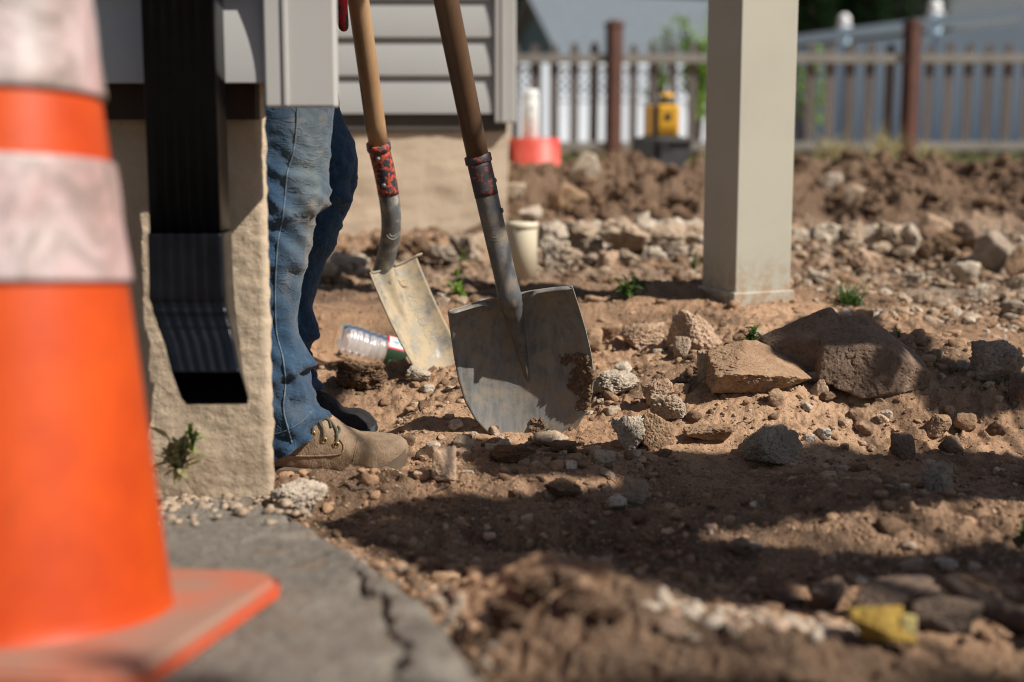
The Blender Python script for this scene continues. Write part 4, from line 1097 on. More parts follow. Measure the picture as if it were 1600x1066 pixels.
rock(964, 794, 34, 22, 'white_rock', 'low pale stone touching the pale rock in the shade', 47, sub=4)
rock(880, 780, 66, 28, 'clod', 'rough brown clod at the edge of the foreground shade', 48, rough=.15, cat='clod', name='dirt_clod')
rock(1466, 768, 52, 46, 'grey_rock', 'dark grey angular rock in the shade at right', 49, facets=7)
rock(1160, 866, 46, 24, 'dark_rock', 'dark low stone at the lower edge of the sunlit strip', 50, sub=4)
rock(1426, 900, 36, 28, 'grey_rock', 'grey faceted stone in the lower shade at right', 51, sub=4, facets=7)
rock(1420, 862, 30, 14, 'concrete_rock', 'small pale stone in the sunlit strip at right', 52, sub=4)
rock(862, 700, 60, 26, 'concrete_rock', 'greyish stone half buried below the shovel tip', 53, sub=4)
rock(800, 722, 80, 30, 'clod', 'brown clod in the shade left below the shovel tip', 54, rough=.12, cat='clod', name='dirt_clod')
rock(712, 672, 26, 18, 'white_rock', 'small pale stone between the black shoe and the shovel blade', 55, sub=4)
rock(1050, 1003, 48, 34, 'dark_rock', 'small dark clod at the bottom of the dirt foreground', 56, sub=4, cat='clod', name='dirt_clod')
rock(1222, 945, 70, 24, 'slate', 'thin grey shard lying in the lower shade', 57, sub=4, facets=6, tilt=.35, depth=.5)
rock(1298, 955, 60, 44, 'slate', 'upright brown shard in the lower shade left of the yellow chunk', 58, facets=6, tilt=-.3)
rock(1400, 962, 150, 50, 'slate', 'flat brown stone behind the yellow chunk', 59, facets=7, tilt=-.05, depth=.6)
rock(1480, 985, 110, 52, 'slate', 'brown slab between the yellow chunk and the dark plank', 60, facets=6, depth=.5)
rock(1505, 955, 120, 46, 'clod', 'brown soil lump on the dark shards at lower right', 61, rough=.1, cat='clod', name='dirt_clod')
def shard(px0, py0, px1, py1, Y, label, seed):
    a = P(px0, py0, Y); b = P(px1, py1, Y - .08); d = (b - a); L = d.length
    r = random.Random(seed); bm = bmesh.new()
    tube(bm, [a + d * t + Vector((0, 0, r.uniform(-.002, .002))) for t in np.linspace(0, 1, 12)], [.004, .009, .011, .012, .012, .013, .013, .013, .012, .011, .009, .004], 9)
    c = (a + b) / 2
    for v in bm.verts: v.co = v.co - c
    o = part('bark_strip', bm, M['slate'], None, True); o.location = c; tag(o, label, 'bark strip'); return o
shard(1468, 905, 1640, 1000, 1.38, 'dark weathered bark strip slanting down at the lower right', 1)
shard(1560, 955, 1680, 990, 1.33, 'second dark bark strip under the slanting one at the right edge', 2)
y = rock(1378, 1012, 122, 66, 'yellow_rock', 'yellow foam chunk lying in the foreground', 62, sub=6, facets=8, rough=.08, depth=.6, cat='foam chunk', name='foam_chunk')
V, F = rock_verts(5, 63, 8, .06, .09); s_ = y.location.y / FPX
me = np_mesh('pale_end', V * np.array([17, 16, 26]) * s_ * .85, F); o = link('pale_end', me, M['pale_yellow'], y); o.location = (43 * s_, -.004, .0)
# rocks on the berm and rubble rows
rock(915, 290, 44, 52, 'white_rock', 'pale tilted rock on the dirt bank left of the laser level', 64, Y=5.3, sub=4, tilt=.5, facets=8)
rock(888, 335, 50, 44, 'tan_rock', 'tan block sliding down the dirt bank above the rubble row', 65, Y=4.7, sub=4, tilt=.5, facets=7)
rock(828, 345, 40, 24, 'white_rock', 'pale rock behind the cream pipe stub', 66, Y=4.5, sub=4)
rock(805, 310, 32, 24, 'white_rock', 'pale round rock on the bank beside the dark shovel handle', 67, Y=4.9, sub=4)
rock(1458, 378, 46, 40, 'pink_rock', 'pointed tan rock on the bank at the end of the right rubble row', 68, Y=4.25, sub=4, facets=6, tilt=.4)
rock(1340, 318, 50, 30, 'concrete_rock', 'tan rock halfway up the dirt bank right of the post', 69, Y=5.0, sub=4, tilt=-.2)
rock(1300, 300, 30, 30, 'white_rock', 'small pale rock on the bank close to the post', 70, Y=5.3, sub=4)
rock(1560, 425, 76, 66, 'grey_rock', 'large grey rock on the right rubble slope', 71, Y=3.75, sub=4)
rock(1595, 430, 60, 50, 'tan_rock', 'brown rock at the right edge on the rubble slope', 72, Y=3.7, sub=4)
rock(1515, 385, 50, 42, 'dark_rock', 'dark brown rock above the large grey one', 73, Y=4.1, sub=4)
rock(1510, 440, 44, 34, 'white_rock', 'white rock below the large grey rock on the slope', 74, Y=3.6, sub=4)
R_ = random.Random(8)
ORD = ['first', 'second', 'third', 'fourth', 'fifth', 'sixth', 'seventh', 'eighth', 'ninth', 'tenth', 'eleventh', 'twelfth', 'thirteenth', 'fourteenth', 'fifteenth', 'sixteenth']
MW = dict(white_rock='whitish', concrete_rock='pale tan', grey_rock='grey', pink_rock='pinkish', tan_rock='brown', clod='dark brown', dark_rock='dark')
def row(items, label, group):
    items = sorted(items)
    for i, (px, py, w_, h_, mt, Yd) in enumerate(items):
        rock(px, py, w_ * R_.uniform(.85, 1.2), h_ * R_.uniform(.85, 1.2), mt, MW[mt] + ' ' + label[0] + ', ' + ORD[i] + ' from the left ' + label[1], R_.randint(100, 900), sub=5, Y=Yd, facets=R_.randint(6, 12), rough=.17, group=group, rot=R_.uniform(-.4, .4), tilt=R_.uniform(-.35, .35), embed=.1)
row([(866, 385, 52, 36, 'white_rock', 4.0), (905, 376, 60, 28, 'concrete_rock', 4.05), (935, 374, 50, 26, 'white_rock', 4.1), (978, 392, 76, 44, 'concrete_rock', 3.95), (1003, 378, 34, 40, 'white_rock', 4.0),
     (1040, 388, 66, 40, 'concrete_rock', 4.0), (1080, 378, 50, 30, 'concrete_rock', 4.05), (868, 418, 50, 36, 'white_rock', 3.8), (892, 418, 50, 32, 'concrete_rock', 3.8), (922, 420, 34, 22, 'grey_rock', 3.75),
     (952, 426, 28, 34, 'pink_rock', 3.7), (985, 420, 42, 24, 'concrete_rock', 3.8), (1022, 412, 44, 26, 'white_rock', 3.8), (1062, 418, 56, 36, 'grey_rock', 3.85), (1092, 412, 40, 34, 'concrete_rock', 3.85), (925, 398, 40, 24, 'grey_rock', 3.95)],
    ('broken lump', 'in the rubble between cream pipe and post'), 'broken concrete between the cream pipe and the post')
row([(1250, 385, 40, 26, 'white_rock', 4.1), (1275, 380, 44, 26, 'white_rock', 4.1), (1306, 378, 40, 26, 'white_rock', 4.15), (1335, 382, 44, 30, 'concrete_rock', 4.1), (1366, 376, 40, 26, 'white_rock', 4.15), (1396, 382, 56, 30, 'concrete_rock', 4.1),
     (1424, 384, 40, 34, 'white_rock', 4.1), (1285, 398, 22, 16, 'white_rock', 4.0), (1334, 402, 38, 24, 'concrete_rock', 3.95), (1375, 400, 44, 24, 'concrete_rock', 4.0), (1350, 425, 46, 32, 'pink_rock', 3.8), (1412, 402, 36, 20, 'concrete_rock', 4.0), (1480, 392, 50, 36, 'clod', 4.1), (1445, 405, 30, 24, 'clod', 4.0)],
    ('broken lump', 'in the rubble row right of the post'), 'broken concrete right of the post')
row([(512, 436, 34, 24, 'white_rock', 3.55), (535, 428, 40, 30, 'white_rock', 3.6), (556, 432, 46, 30, 'white_rock', 3.6), (572, 438, 34, 20, 'white_rock', 3.55), (520, 418, 30, 18, 'concrete_rock', 3.7)],
    ('rubble lump', 'in the heap behind the trench spade'), 'white rubble heap behind the trench spade')
row([(650, 405, 50, 34, 'clod', 3.9), (690, 412, 56, 36, 'grey_rock', 3.85), (740, 405, 50, 34, 'concrete_rock', 3.95), (720, 392, 40, 20, 'grey_rock', 4.1), (610, 398, 60, 26, 'clod', 4.0)],
    ('rock', 'at the foot of the pale foundation'), 'rocks along the foot of the foundation')
row([(1470, 452, 34, 20, 'concrete_rock', 3.4), (1530, 470, 36, 24, 'white_rock', 3.3), (1440, 480, 30, 18, 'concrete_rock', 3.2), (1585, 490, 34, 24, 'grey_rock', 3.1), (1490, 505, 30, 22, 'white_rock', 3.0), (1400, 470, 26, 16, 'concrete_rock', 3.2), (1392, 502, 26, 20, 'white_rock', 2.95),
     (1545, 520, 30, 20, 'tan_rock', 2.9), (1430, 445, 36, 18, 'white_rock', 3.5), (1280, 440, 40, 14, 'white_rock', 3.5), (1590, 455, 34, 26, 'concrete_rock', 3.4)],
    ('stone', 'on the grey gravel slope at right'), 'stones on the grey gravel slope')

# ------------------------------------------------------------------ gravel and clods nobody could count
def scatter(name, n, mats, region, smin, smax, seed, label, power=2.2, sub=1, tv=.6):
    r = np.random.RandomState(seed); Vs = []; Fs = []; mi = []; base = 0
    protos = [rock_verts(sub, 500 + k + seed, 8, .1, .10) for k in range(8)]
    xs, ys = region(r, n); zs = height(xs, ys)
    for i in range(len(xs)):
        V, F = protos[r.randint(8)]; s = smin + (smax - smin) * r.rand() ** power * 1.0
        a = r.rand() * 6.28; ca, sa = math.cos(a), math.sin(a); sc = np.array([s, s * r.uniform(.6, 1), s * r.uniform(.45, .85)])
        v = V * sc; v = np.stack([v[:, 0] * ca - v[:, 1] * sa, v[:, 0] * sa + v[:, 1] * ca, v[:, 2]], -1)
        Vs.append(v + np.array([xs[i], ys[i], zs[i] + s * .1])); Fs.append(F + base); base += len(V); mi += [r.randint(len(mats))] * len(F)
    me = np_mesh(name, np.vstack(Vs), np.vstack(Fs)); o = link(name, me, [M[k] for k in mats], None, sub > 1)
    me.polygons.foreach_set('material_index', np.array(mi, np.int32)); me.update()
    return tag(o, label, 'gravel', kind='stuff')
def fan(y0, y1, u0=-.40, u1=.46, clump=0):
    def f(r, n):
        y = 1 / r.uniform(1 / y1, 1 / y0, n * (3 if clump else 1)); u = r.uniform(u0, u1, len(y)); x = u * y
        if clump:
            k = r.rand(len(y)) < sstep(-.15, .35, pn(x * 4.3, y * 4.3, int(clump))) * .9 + .06; x = x[k][:n]; y = y[k][:n]
        # keep off asphalt
        k = ~((x < -.05) & (y < 1.35)) & ~((x < -.30) & (y < 1.9)); return x[k], y[k]
    return f
scatter('gravel', 26000, ['dirt', 'dirt', 'dirt', 'tan_rock', 'pink_rock', 'dirt', 'clod'], fan(1.45, 3.2), .0009, .0040, 1, 'fine grit over the brown dirt')
scatter('gravel', 2000, ['dirt', 'tan_rock', 'pink_rock', 'dirt', 'dirt', 'clod'], fan(1.45, 3.4, clump=12), .003, .0085, 2, 'small stones and crumbs over the brown dirt', 2.5, 2)
scatter('gravel', 160, ['white_rock', 'pink_rock', 'concrete_rock', 'tan_rock', 'clod'], fan(1.5, 3.3), .006, .013, 3, 'scattered pebbles on the dirt', 1.6, 3)
scatter('gravel', 300, ['pink_rock', 'concrete_rock', 'tan_rock', 'white_rock', 'clod'], fan(1.95, 3.25, -.10, .40, clump=71), .007, .021, 9, 'broken stone bits half sunk in the sunlit dirt', 2.2, 4)
scatter('dirt_clods', 900, ['dirt', 'dirt', 'clod'], fan(1.25, 3.3, clump=15), .006, .018, 4, 'crumbled clods over the dirt', 3, 2)
def bermf(r, n):
    y = r.uniform(4.5, 7.0, n * 3); x = r.uniform(-.05, .46, n * 3) * y; k = r.rand(len(y)) < .06 + .94 * sstep(-.1, .3, pn(x * 1.7, y * 1.5, 63)); return x[k][:n], y[k][:n]
scatter('dirt_clods', 1700, ['berm_clod', 'berm_clod', 'berm_clod', 'berm_clod', 'clod'], bermf, .008, .042, 5, 'brown clods covering the dirt bank', 2.6, 2)
def greyf(r, n):
    y = r.uniform(2.95, 4.3, n * 2); x = r.uniform(.20, .46, n * 2) * y; k = (x > .68) & (r.rand(len(y)) < .1 + .9 * sstep(-.15, .25, pn(x * 4, y * 4, 64))); return x[k][:n], y[k][:n]
scatter('gravel', 4200, ['concrete_rock', 'clod', 'clod', 'tan_rock', 'grey_rock', 'white_rock'], greyf, .004, .020, 6, 'grey gravel slope right of the post', 2., 2)
def rubf(r, n):
    y = r.uniform(3.45, 4.25, n); x = r.uniform(-.26, .36, n) * y; return x, y
scatter('gravel', 3000, ['clod', 'clod', 'tan_rock', 'concrete_rock'], rubf, .004, .020, 7, 'small rubble along the concrete rows', 2.2, 2)
def pebf(r, n):
    c = [PZ(px, py, .05) for px, py in ((1150, 985), (1200, 975), (1250, 978), (1290, 985), (1100, 1000), (1180, 965))]
    i = r.randint(len(c), size=n); return np.array([c[k].x for k in i]) + r.normal(size=n) * .022, np.array([c[k].y for k in i]) + r.normal(size=n) * .025
scatter('gravel', 150, ['white_rock', 'white_rock', 'pink_rock'], pebf, .004, .012, 8, 'patch of white pebbles left of the yellow chunk', 1.5, 2)
def wb(r, n):
    x = r.uniform(-.62, -.28, n); y = r.uniform(1.66, 1.86, n); return x, y
def pavement_grit():
    r = np.random.RandomState(5); n = 380; protos = [rock_verts(1, 700 + k, 8, .1, .1) for k in range(5)]; Vs = []; Fs = []; b = 0
    for i in range(n):
        x = r.uniform(-.75, -.25); y = 1.86 - abs(r.normal()) * .09; 
        s = .0015 + .010 * r.uniform() ** 2.5; V, F = protos[i % 5]; Vs.append(V * s * np.array([1, 1, .6]) + np.array([x, y, za(y) + .002])); Fs.append(F + b); b += len(V)
    tag(link('gravel', np_mesh('gravel', np.vstack(Vs), np.vstack(Fs)), M['concrete_rock'], None, False), 'loose grit on the asphalt along the stucco wall', 'gravel', kind='stuff')
pavement_grit()
def edge_crumbs():
    r = np.random.RandomState(15); px = [(424, 786), (470, 800), (530, 838), (575, 862), (612, 885), (655, 915), (700, 948), (742, 1000), (772, 1066)]
    protos = [rock_verts(2, 740 + k, 7, .08, .14) for k in range(6)]; Vs = []; Fs = []; mi = []; b = 0
    for i in range(420):
        k = r.randint(len(px) - 1); t = r.uniform(); cx = px[k][0] * (1 - t) + px[k + 1][0] * t + r.normal() * 16 + 10; cy = px[k][1] * (1 - t) + px[k + 1][1] * t + r.normal() * 10
        p = PZ(cx, cy, .06); z = max(H(p.x, p.y), 0) + .0; s = .0015 + .0085 * r.uniform() ** 3.2
        on = r.uniform() < .5
        if on: z = za(p.y) - .022
        V, F = protos[i % 6]; Vs.append(V * s * np.array([1, 1, .7]) + np.array([p.x, p.y, z + s * .2])); Fs.append(F + b); b += len(V); mi += [i % 3] * len(F)
    me = np_mesh('gravel', np.vstack(Vs), np.vstack(Fs)); o = link('gravel', me, [M['dirt'], M['grey_rock'], M['clod']], None, False)
    me.polygons.foreach_set('material_index', np.array(mi, np.int32)); tag(o, 'crumbs along the broken asphalt edge', 'gravel', kind='stuff')
edge_crumbs()
def footing(px0, px1, Y, ytop, ybot, label):
    a = P(px0, ytop, Y); b = P(px1, ytop, Y); zb = P(px0, ybot, Y).z - .03; n = 420; K = 56; V = []
    hh = (a.z - zb) / 2; zc = (a.z + zb) / 2
    for i in range(n):
        t = i / (n - 1); x = a.x + (b.x - a.x) * t; e = min(1, min(t, 1 - t) * 30) ** .5
        for k in range(K):
            q = 2 * math.pi * k / K; c, s_ = math.cos(q), math.sin(q); r_ = (abs(c) ** 5 + abs(s_) ** 5) ** -.2
            V.append((x, Y + .07 + .07 * c * r_ * e, zc + hh * s_ * r_ * e))
    V = np.array(V); d = (np.abs(pn3(V, 9, 3)) * -.055 + np.abs(pn3(V, 22, 5)) * -.028 + pn3(V, 5, 8) * .02 + pn3(V, 50, 9) * .006)
    nx = V - np.stack([V[:, 0], np.full(len(V), Y + .07), np.full(len(V), zc)], -1); nx /= np.maximum(np.linalg.norm(nx, axis=1), 1e-4)[:, None]
    V = V + nx * (d + .012)[:, None]; c0 = np.array([(a.x + b.x) / 2, Y + .07, zb])
    o = link('broken_footing', np_mesh('broken_footing', V - c0, grid_faces(n, K, True)), M['white_rock']); o.location = c0; tag(o, label, 'footing')
footing(836, 1110, 4.06, 353, 418, 'low ledge of pale broken concrete between the cream pipe and the post')
footing(1225, 1450, 4.12, 362, 400, 'low ledge of pale broken concrete right of the post')
# clod mound, blurred in the foreground
for i, (px, py, w_, h_) in enumerate([(840, 940, 90, 56), (905, 960, 80, 46), (790, 975, 80, 44), (880, 920, 70, 34), (950, 975, 70, 36)]):
    rock(px, py, w_, h_ * .8, 'berm_clod', 'brown clod ' + ['at the left of', 'right front of', 'lowest left of', 'on top of', 'at the right foot of'][i] + ' the small mound by the asphalt edge', 300 + i, sub=6, rough=.24, facets=7, cat='clod', name='dirt_clod', group='clods of the mound at the asphalt edge')

# ------------------------------------------------------------------ plants
def leafmat(name, c1, c2):
    m = MatB(name); m.co = m.n.new('ShaderNodeNewGeometry').outputs['Position']
    m.col(m.mix(m.ramp(m.noise(40, 2), [(.4, 0.), (.6, 1.)]), c1, c2)).set(.55, 0, .35)
    t = m.n.new('ShaderNodeBsdfTranslucent'); mx = m.n.new('ShaderNodeMixShader'); mx.inputs[0].default_value = .3
    t.inputs[0].default_value = (*[min(1, c * 1.6) for c in c1], 1)
    out = m.n['Material Output']; m.l.new(m.b.outputs[0], mx.inputs[1]); m.l.new(t.outputs[0], mx.inputs[2]); m.l.new(mx.outputs[0], out.inputs[0]); return m.m
M['leaf'] = leafmat('green_leaf', (.075, .14, .03), (.045, .095, .022)); M['leaf_dark'] = leafmat('dark_needles', (.012, .032, .012), (.022, .05, .016))
M['leaf_dry'] = leafmat('dry_grass', (.38, .33, .16), (.22, .20, .11)); M['leaf_bright'] = leafmat('bright_leaf', (.24, .38, .06), (.13, .26, .04))
M['leaf_grass'] = leafmat('dull_grass', (.10, .15, .05), (.14, .14, .07))
M['bark'] = simple('bark', (.10, .07, .05), (.06, .042, .03), 20, .9, .5, 60, .004)
def add_leaf(vs, fs, p, d, up, L, W_):
    s = d.cross(up)
    if s.length < 1e-4: s = d.orthogonal()
    s.normalize(); b = len(vs); nrm = s.cross(d).normalized()
    vs += [p, p + d * L * .35 + s * W_ * .5 + nrm * W_ * .1, p + d * L * .75 + s * W_ * .38, p + d * L - nrm * L * .1, p + d * L * .75 - s * W_ * .38, p + d * L * .35 - s * W_ * .5 + nrm * W_ * .1]
    fs += [(b, b + 1, b + 2, b + 3), (b, b + 3, b + 4, b + 5)]
def rdir(r, up=.3):
    while True:
        v = Vector((r.uniform(-1, 1), r.uniform(-1, 1), r.uniform(-1, 1)))
        if .1 < v.length < 1: v.z += up; return v.normalized()
def weed(px, py, size, nl, mat, label, seed, cat='weed', blade=False, Y=None, spread=1.):
    g = G(px, py) if Y is None else P(px, py, Y); r = random.Random(seed); vs = []; fs = []
    root = empty('weed', g, label, cat); bm = bmesh.new()
    for i in range(nl):
        if blade:
            d = Vector((r.uniform(-.5, .5) * spread, r.uniform(-.5, .5) * spread, 1)).normalized(); p = Vector((r.uniform(-.3, .3), r.uniform(-.3, .3), 0)) * size * spread; L = size * r.uniform(.5, 1.1)
            q = p.copy(); dd = d.copy()
            for k in range(4):
                nxt = q + dd * L / 4; s = Vector((dd.y, -dd.x, 0)); s = s.normalized() if s.length > .01 else Vector((1, 0, 0)); w0 = size * .022 * (1 - k / 4); w1 = size * .022 * (1 - (k + 1) / 4) + .0002
                b = len(vs); vs += [q - s * w0, q + s * w0, nxt + s * w1, nxt - s * w1]; fs.append((b, b + 1, b + 2, b + 3)); q = nxt; dd = (dd + Vector((d.x, d.y, -.25))).normalized()
        else:
            st = Vector((r.uniform(-.5, .5) * spread, r.uniform(-.5, .5) * spread, 1)).normalized() * size * r.uniform(.2, .9)
            tube(bm, [Vector((0, 0, -.005)), st * .5 + Vector((0, 0, .002)), st], [.0012, .001, .0007], 5)
            for k in range(3): add_leaf(vs, fs, st * r.uniform(.4, 1), rdir(r, .2), Vector((0, 0, 1)), size * r.uniform(.25, .5), size * r.uniform(.12, .22))
    me = bpy.data.meshes.new('leaves'); me.from_pydata(vs, [], fs); link('leaves', me, M[mat], root, False)
    if len(bm.verts): part('stems', bm, M['leaf'], root, True)
    else: bm.free()
weed(1330, 476, .075, 90, 'leaf', 'tuft of green grass behind the dark boulder', 1, 'grass tuft', True)
weed(1172, 538, .045, 16, 'leaf', 'small leafy weed behind the large sandy slab', 2)
weed(985, 464, .06, 22, 'leaf', 'low green weed at the end of the post shadow', 3, spread=2.2)
weed(715, 466, .065, 9, 'leaf_bright', 'thin seedling in the shadow between the two shovels', 4)
weed(722, 420, .055, 8, 'leaf', 'small weed at the foot of the pale foundation', 5)
weed(880, 952, .018, 6, 'leaf_bright', 'tiny bright green weed on the foreground mound', 6, Y=1.42)
weed(815, 915, .016, 5, 'leaf', 'tiny dull green sprout at the top of the foreground mound', 7, Y=1.48)
weed(1598, 850, .035, 8, 'leaf', 'weed sprig at the right edge in the sunlit strip', 8)
weed(1085, 420, .05, 8, 'leaf', 'small weed at the left foot of the post', 9, Y=3.6)
weed(280, 745, .07, 18, 'leaf_dry', 'dry weed growing at the foot of the stucco wall below the downspout', 10, Y=1.79)
weed(300, 700, .035, 8, 'leaf_bright', 'yellow green weed tips under the downspout', 11, Y=1.80)
weed(1405, 528, .02, 4, 'leaf_bright', 'pale green leaf on top of the dark boulder', 12)
# twigs
def twig(px0, py0, px1, py1, rr, label, dz=.004):
    a = G(px0, py0); b = G(px1, py1); c = (a + b) / 2; bm = bmesh.new()
    pts = [a.lerp(b, t) + Vector((0, 0, dz + .003 * math.sin(t * 7))) - c for t in np.linspace(0, 1, 9)]
    for p in pts: p.z = H(p.x + c.x, p.y + c.y) + dz - c.z
    tube(bm, pts, [rr * .5] + [rr] * 7 + [rr * .4], 6); o = part('twig', bm, M['bark'], None, True); o.location = c; tag(o, label, 'twig')
twig(530, 762, 585, 780, .0013, 'thin dark twig below the tan boot')
twig(680, 772, 706, 760, .0009, 'very thin twig right of the pointed tan stone')
twig(1150, 668, 1180, 660, .001, 'short twig on the dirt behind the grey rock')
twig(628, 684, 660, 676, .0007, 'dry straw at the toe of the tan boot')

# ------------------------------------------------------------------ bottle
def bottle():
    a = P(527, 533, 2.84); b = P(640, 561, 2.89); g = G(585, 572)
    ax = (b - a).normalized(); root = empty('plastic_bottle', a + Vector((0, 0, .004)), 'clear crumpled plastic bottle with green label lying behind the trench spade', 'bottle')
    up = Vector((0, 0, 1)); s = ax.cross(up).normalized(); u2 = s.cross(ax).normalized()
    R = .0315
    prof = [(.0, .006), (.012, .003), (.022, .0), (.029, .003), (.0315, .009)]
    for k in range(60):
        t = k / 59; x = .010 + t * .062; prof.append((R - .0010 * (abs(math.sin(t * math.pi * 5)) ** 3) - .001 * (t > .9), x))
    prof += [(.0285, .076), (.0275, .079), (.0285, .082), (.0290, .085), (.0290, .122), (.028, .126), (.030, .132), (.029, .145), (.022, .172), (.0125, .198), (.0125, .205), (.0145, .206), (.0145, .209), (.012, .209), (.012, .216)]
    n = 48; V = []
    for i, (r, x) in enumerate(prof):
        for k in range(n):
            t = 2 * math.pi * k / n; rr = r * (1 + .02 * math.cos(t * 5) * (.01 < x < .07)) - (.004 * math.exp(-((x - .060) / .018) ** 2) * max(0, math.cos(t - 1.2))) * (r > .02)
            V.append(ax * x + (s * math.cos(t) + u2 * math.sin(t)) * rr)
    m = bpy.data.materials.new('clear_plastic'); m.use_nodes = True; nt = m.node_tree; nt.nodes.clear()
    o_ = nt.nodes.new('ShaderNodeOutputMaterial'); tr = nt.nodes.new('ShaderNodeBsdfTransparent'); gl = nt.nodes.new('ShaderNodeBsdfGlossy'); df = nt.nodes.new('ShaderNodeBsdfDiffuse'); lw = nt.nodes.new('ShaderNodeLayerWeight')
    gl.inputs['Roughness'].default_value = .24; gl.inputs[0].default_value = (1, 1, 1, 1); df.inputs[0].default_value = (.92, .93, .95, 1); lw.inputs[0].default_value = .3
    tc = nt.nodes.new('ShaderNodeTexCoord'); nz = nt.nodes.new('ShaderNodeTexNoise'); nz.inputs['Scale'].default_value = 55; bp = nt.nodes.new('ShaderNodeBump'); bp.inputs['Strength'].default_value = .3; bp.inputs['Distance'].default_value = .004
    nt.links.new(tc.outputs['Object'], nz.inputs[0]); nt.links.new(nz.outputs[0], bp.inputs['Height']); nt.links.new(bp.outputs[0], gl.inputs['Normal'])
    mx1 = nt.nodes.new('ShaderNodeMixShader'); mx1.inputs[0].default_value = .42; nt.links.new(tr.outputs[0], mx1.inputs[1]); tl_ = nt.nodes.new('ShaderNodeBsdfTranslucent'); tl_.inputs[0].default_value = (.92, .93, .95, 1); mx0 = nt.nodes.new('ShaderNodeMixShader'); nt.links.new(df.outputs[0], mx0.inputs[1]); nt.links.new(tl_.outputs[0], mx0.inputs[2]); nt.links.new(mx0.outputs[0], mx1.inputs[2])
    mx2 = nt.nodes.new('ShaderNodeMixShader'); nt.links.new(lw.outputs['Fresnel'], mx2.inputs[0]); nt.links.new(mx1.outputs[0], mx2.inputs[1]); nt.links.new(gl.outputs[0], mx2.inputs[2]); nt.links.new(mx2.outputs[0], o_.inputs[0])
    link('shell', np_mesh('shell', np.array(V), grid_faces(len(prof), n, True)), m, root)
    def patch(name, x0, x1, t0, t1, r, mat, parent):
        nx, nt_ = 6, 16; V = []
        for i in range(nx):
            x = x0 + (x1 - x0) * i / (nx - 1)
            for k in range(nt_):
                t = t0 + (t1 - t0) * k / (nt_ - 1); V.append(ax * x + (s * math.cos(t) + u2 * math.sin(t)) * r)
        o = link(name, np_mesh(name, np.array(V), grid_faces(nx, nt_)), mat, parent)
        return o
    root.scale = (1.16, 1.16, 1.16)
    # s points to the camera side or away; find the angle facing the camera
    toc = (Vector((0, 0, CAMZ)) - a); ang = math.atan2(toc.dot(u2), toc.dot(s))
    lab = patch('label', .084, .121, ang - 2.6, ang + 2.6, .0298, simple('green_label', (.01, .055, .03), (.03, .045, .02), 60, .4), root)
    red = simple('label_red', (.55, .03, .04), (.5, .03, .04), 30, .4); wh = simple('label_white', (.72, .75, .72), (.66, .7, .68), 30, .4); tl = simple('label_print', (.05, .20, .22), (.04, .15, .2), 30, .5)
    sg = 1 if (s * -math.sin(ang) + u2 * math.cos(ang)).z > 0 else -1
    q = lambda a0, a1: (ang + sg * a0, ang + sg * a1)
    patch('label_frame', .0835, .1215, *q(.22, 1.25), .0302, red, lab)
    patch('label_panel', .087, .1185, *q(.34, 1.10), .0305, wh, lab)
    for k in range(7): patch('printed_bar', .091 + k * .0036, .0928 + k * .0036 + (.0006 if k % 3 else 0), *q(.46, .78), .0307, tl, lab)
    patch('printed_bar', .090, .116, *q(.88, .94), .0307, tl, lab)
    me = text_mesh('00350', .0085, .0001); co = np.empty(len(me.vertices) * 3, np.float32); me.vertices.foreach_get('co', co); co = co.reshape(-1, 3); out = []
    for c in co:
        t = ang + sg * (-.55 + c[1] / .03); out.append(ax * (.1025 + c[0]) + (s * math.cos(t) + u2 * math.sin(t)) * (.0302 + max(0, c[2])))
    me.vertices.foreach_set('co', np.array(out, np.float32).ravel()); me.update(); link('printed_code', me, simple('label_cream', (.5, .5, .38), (.45, .45, .35), 30, .5), lab, False)
bottle()

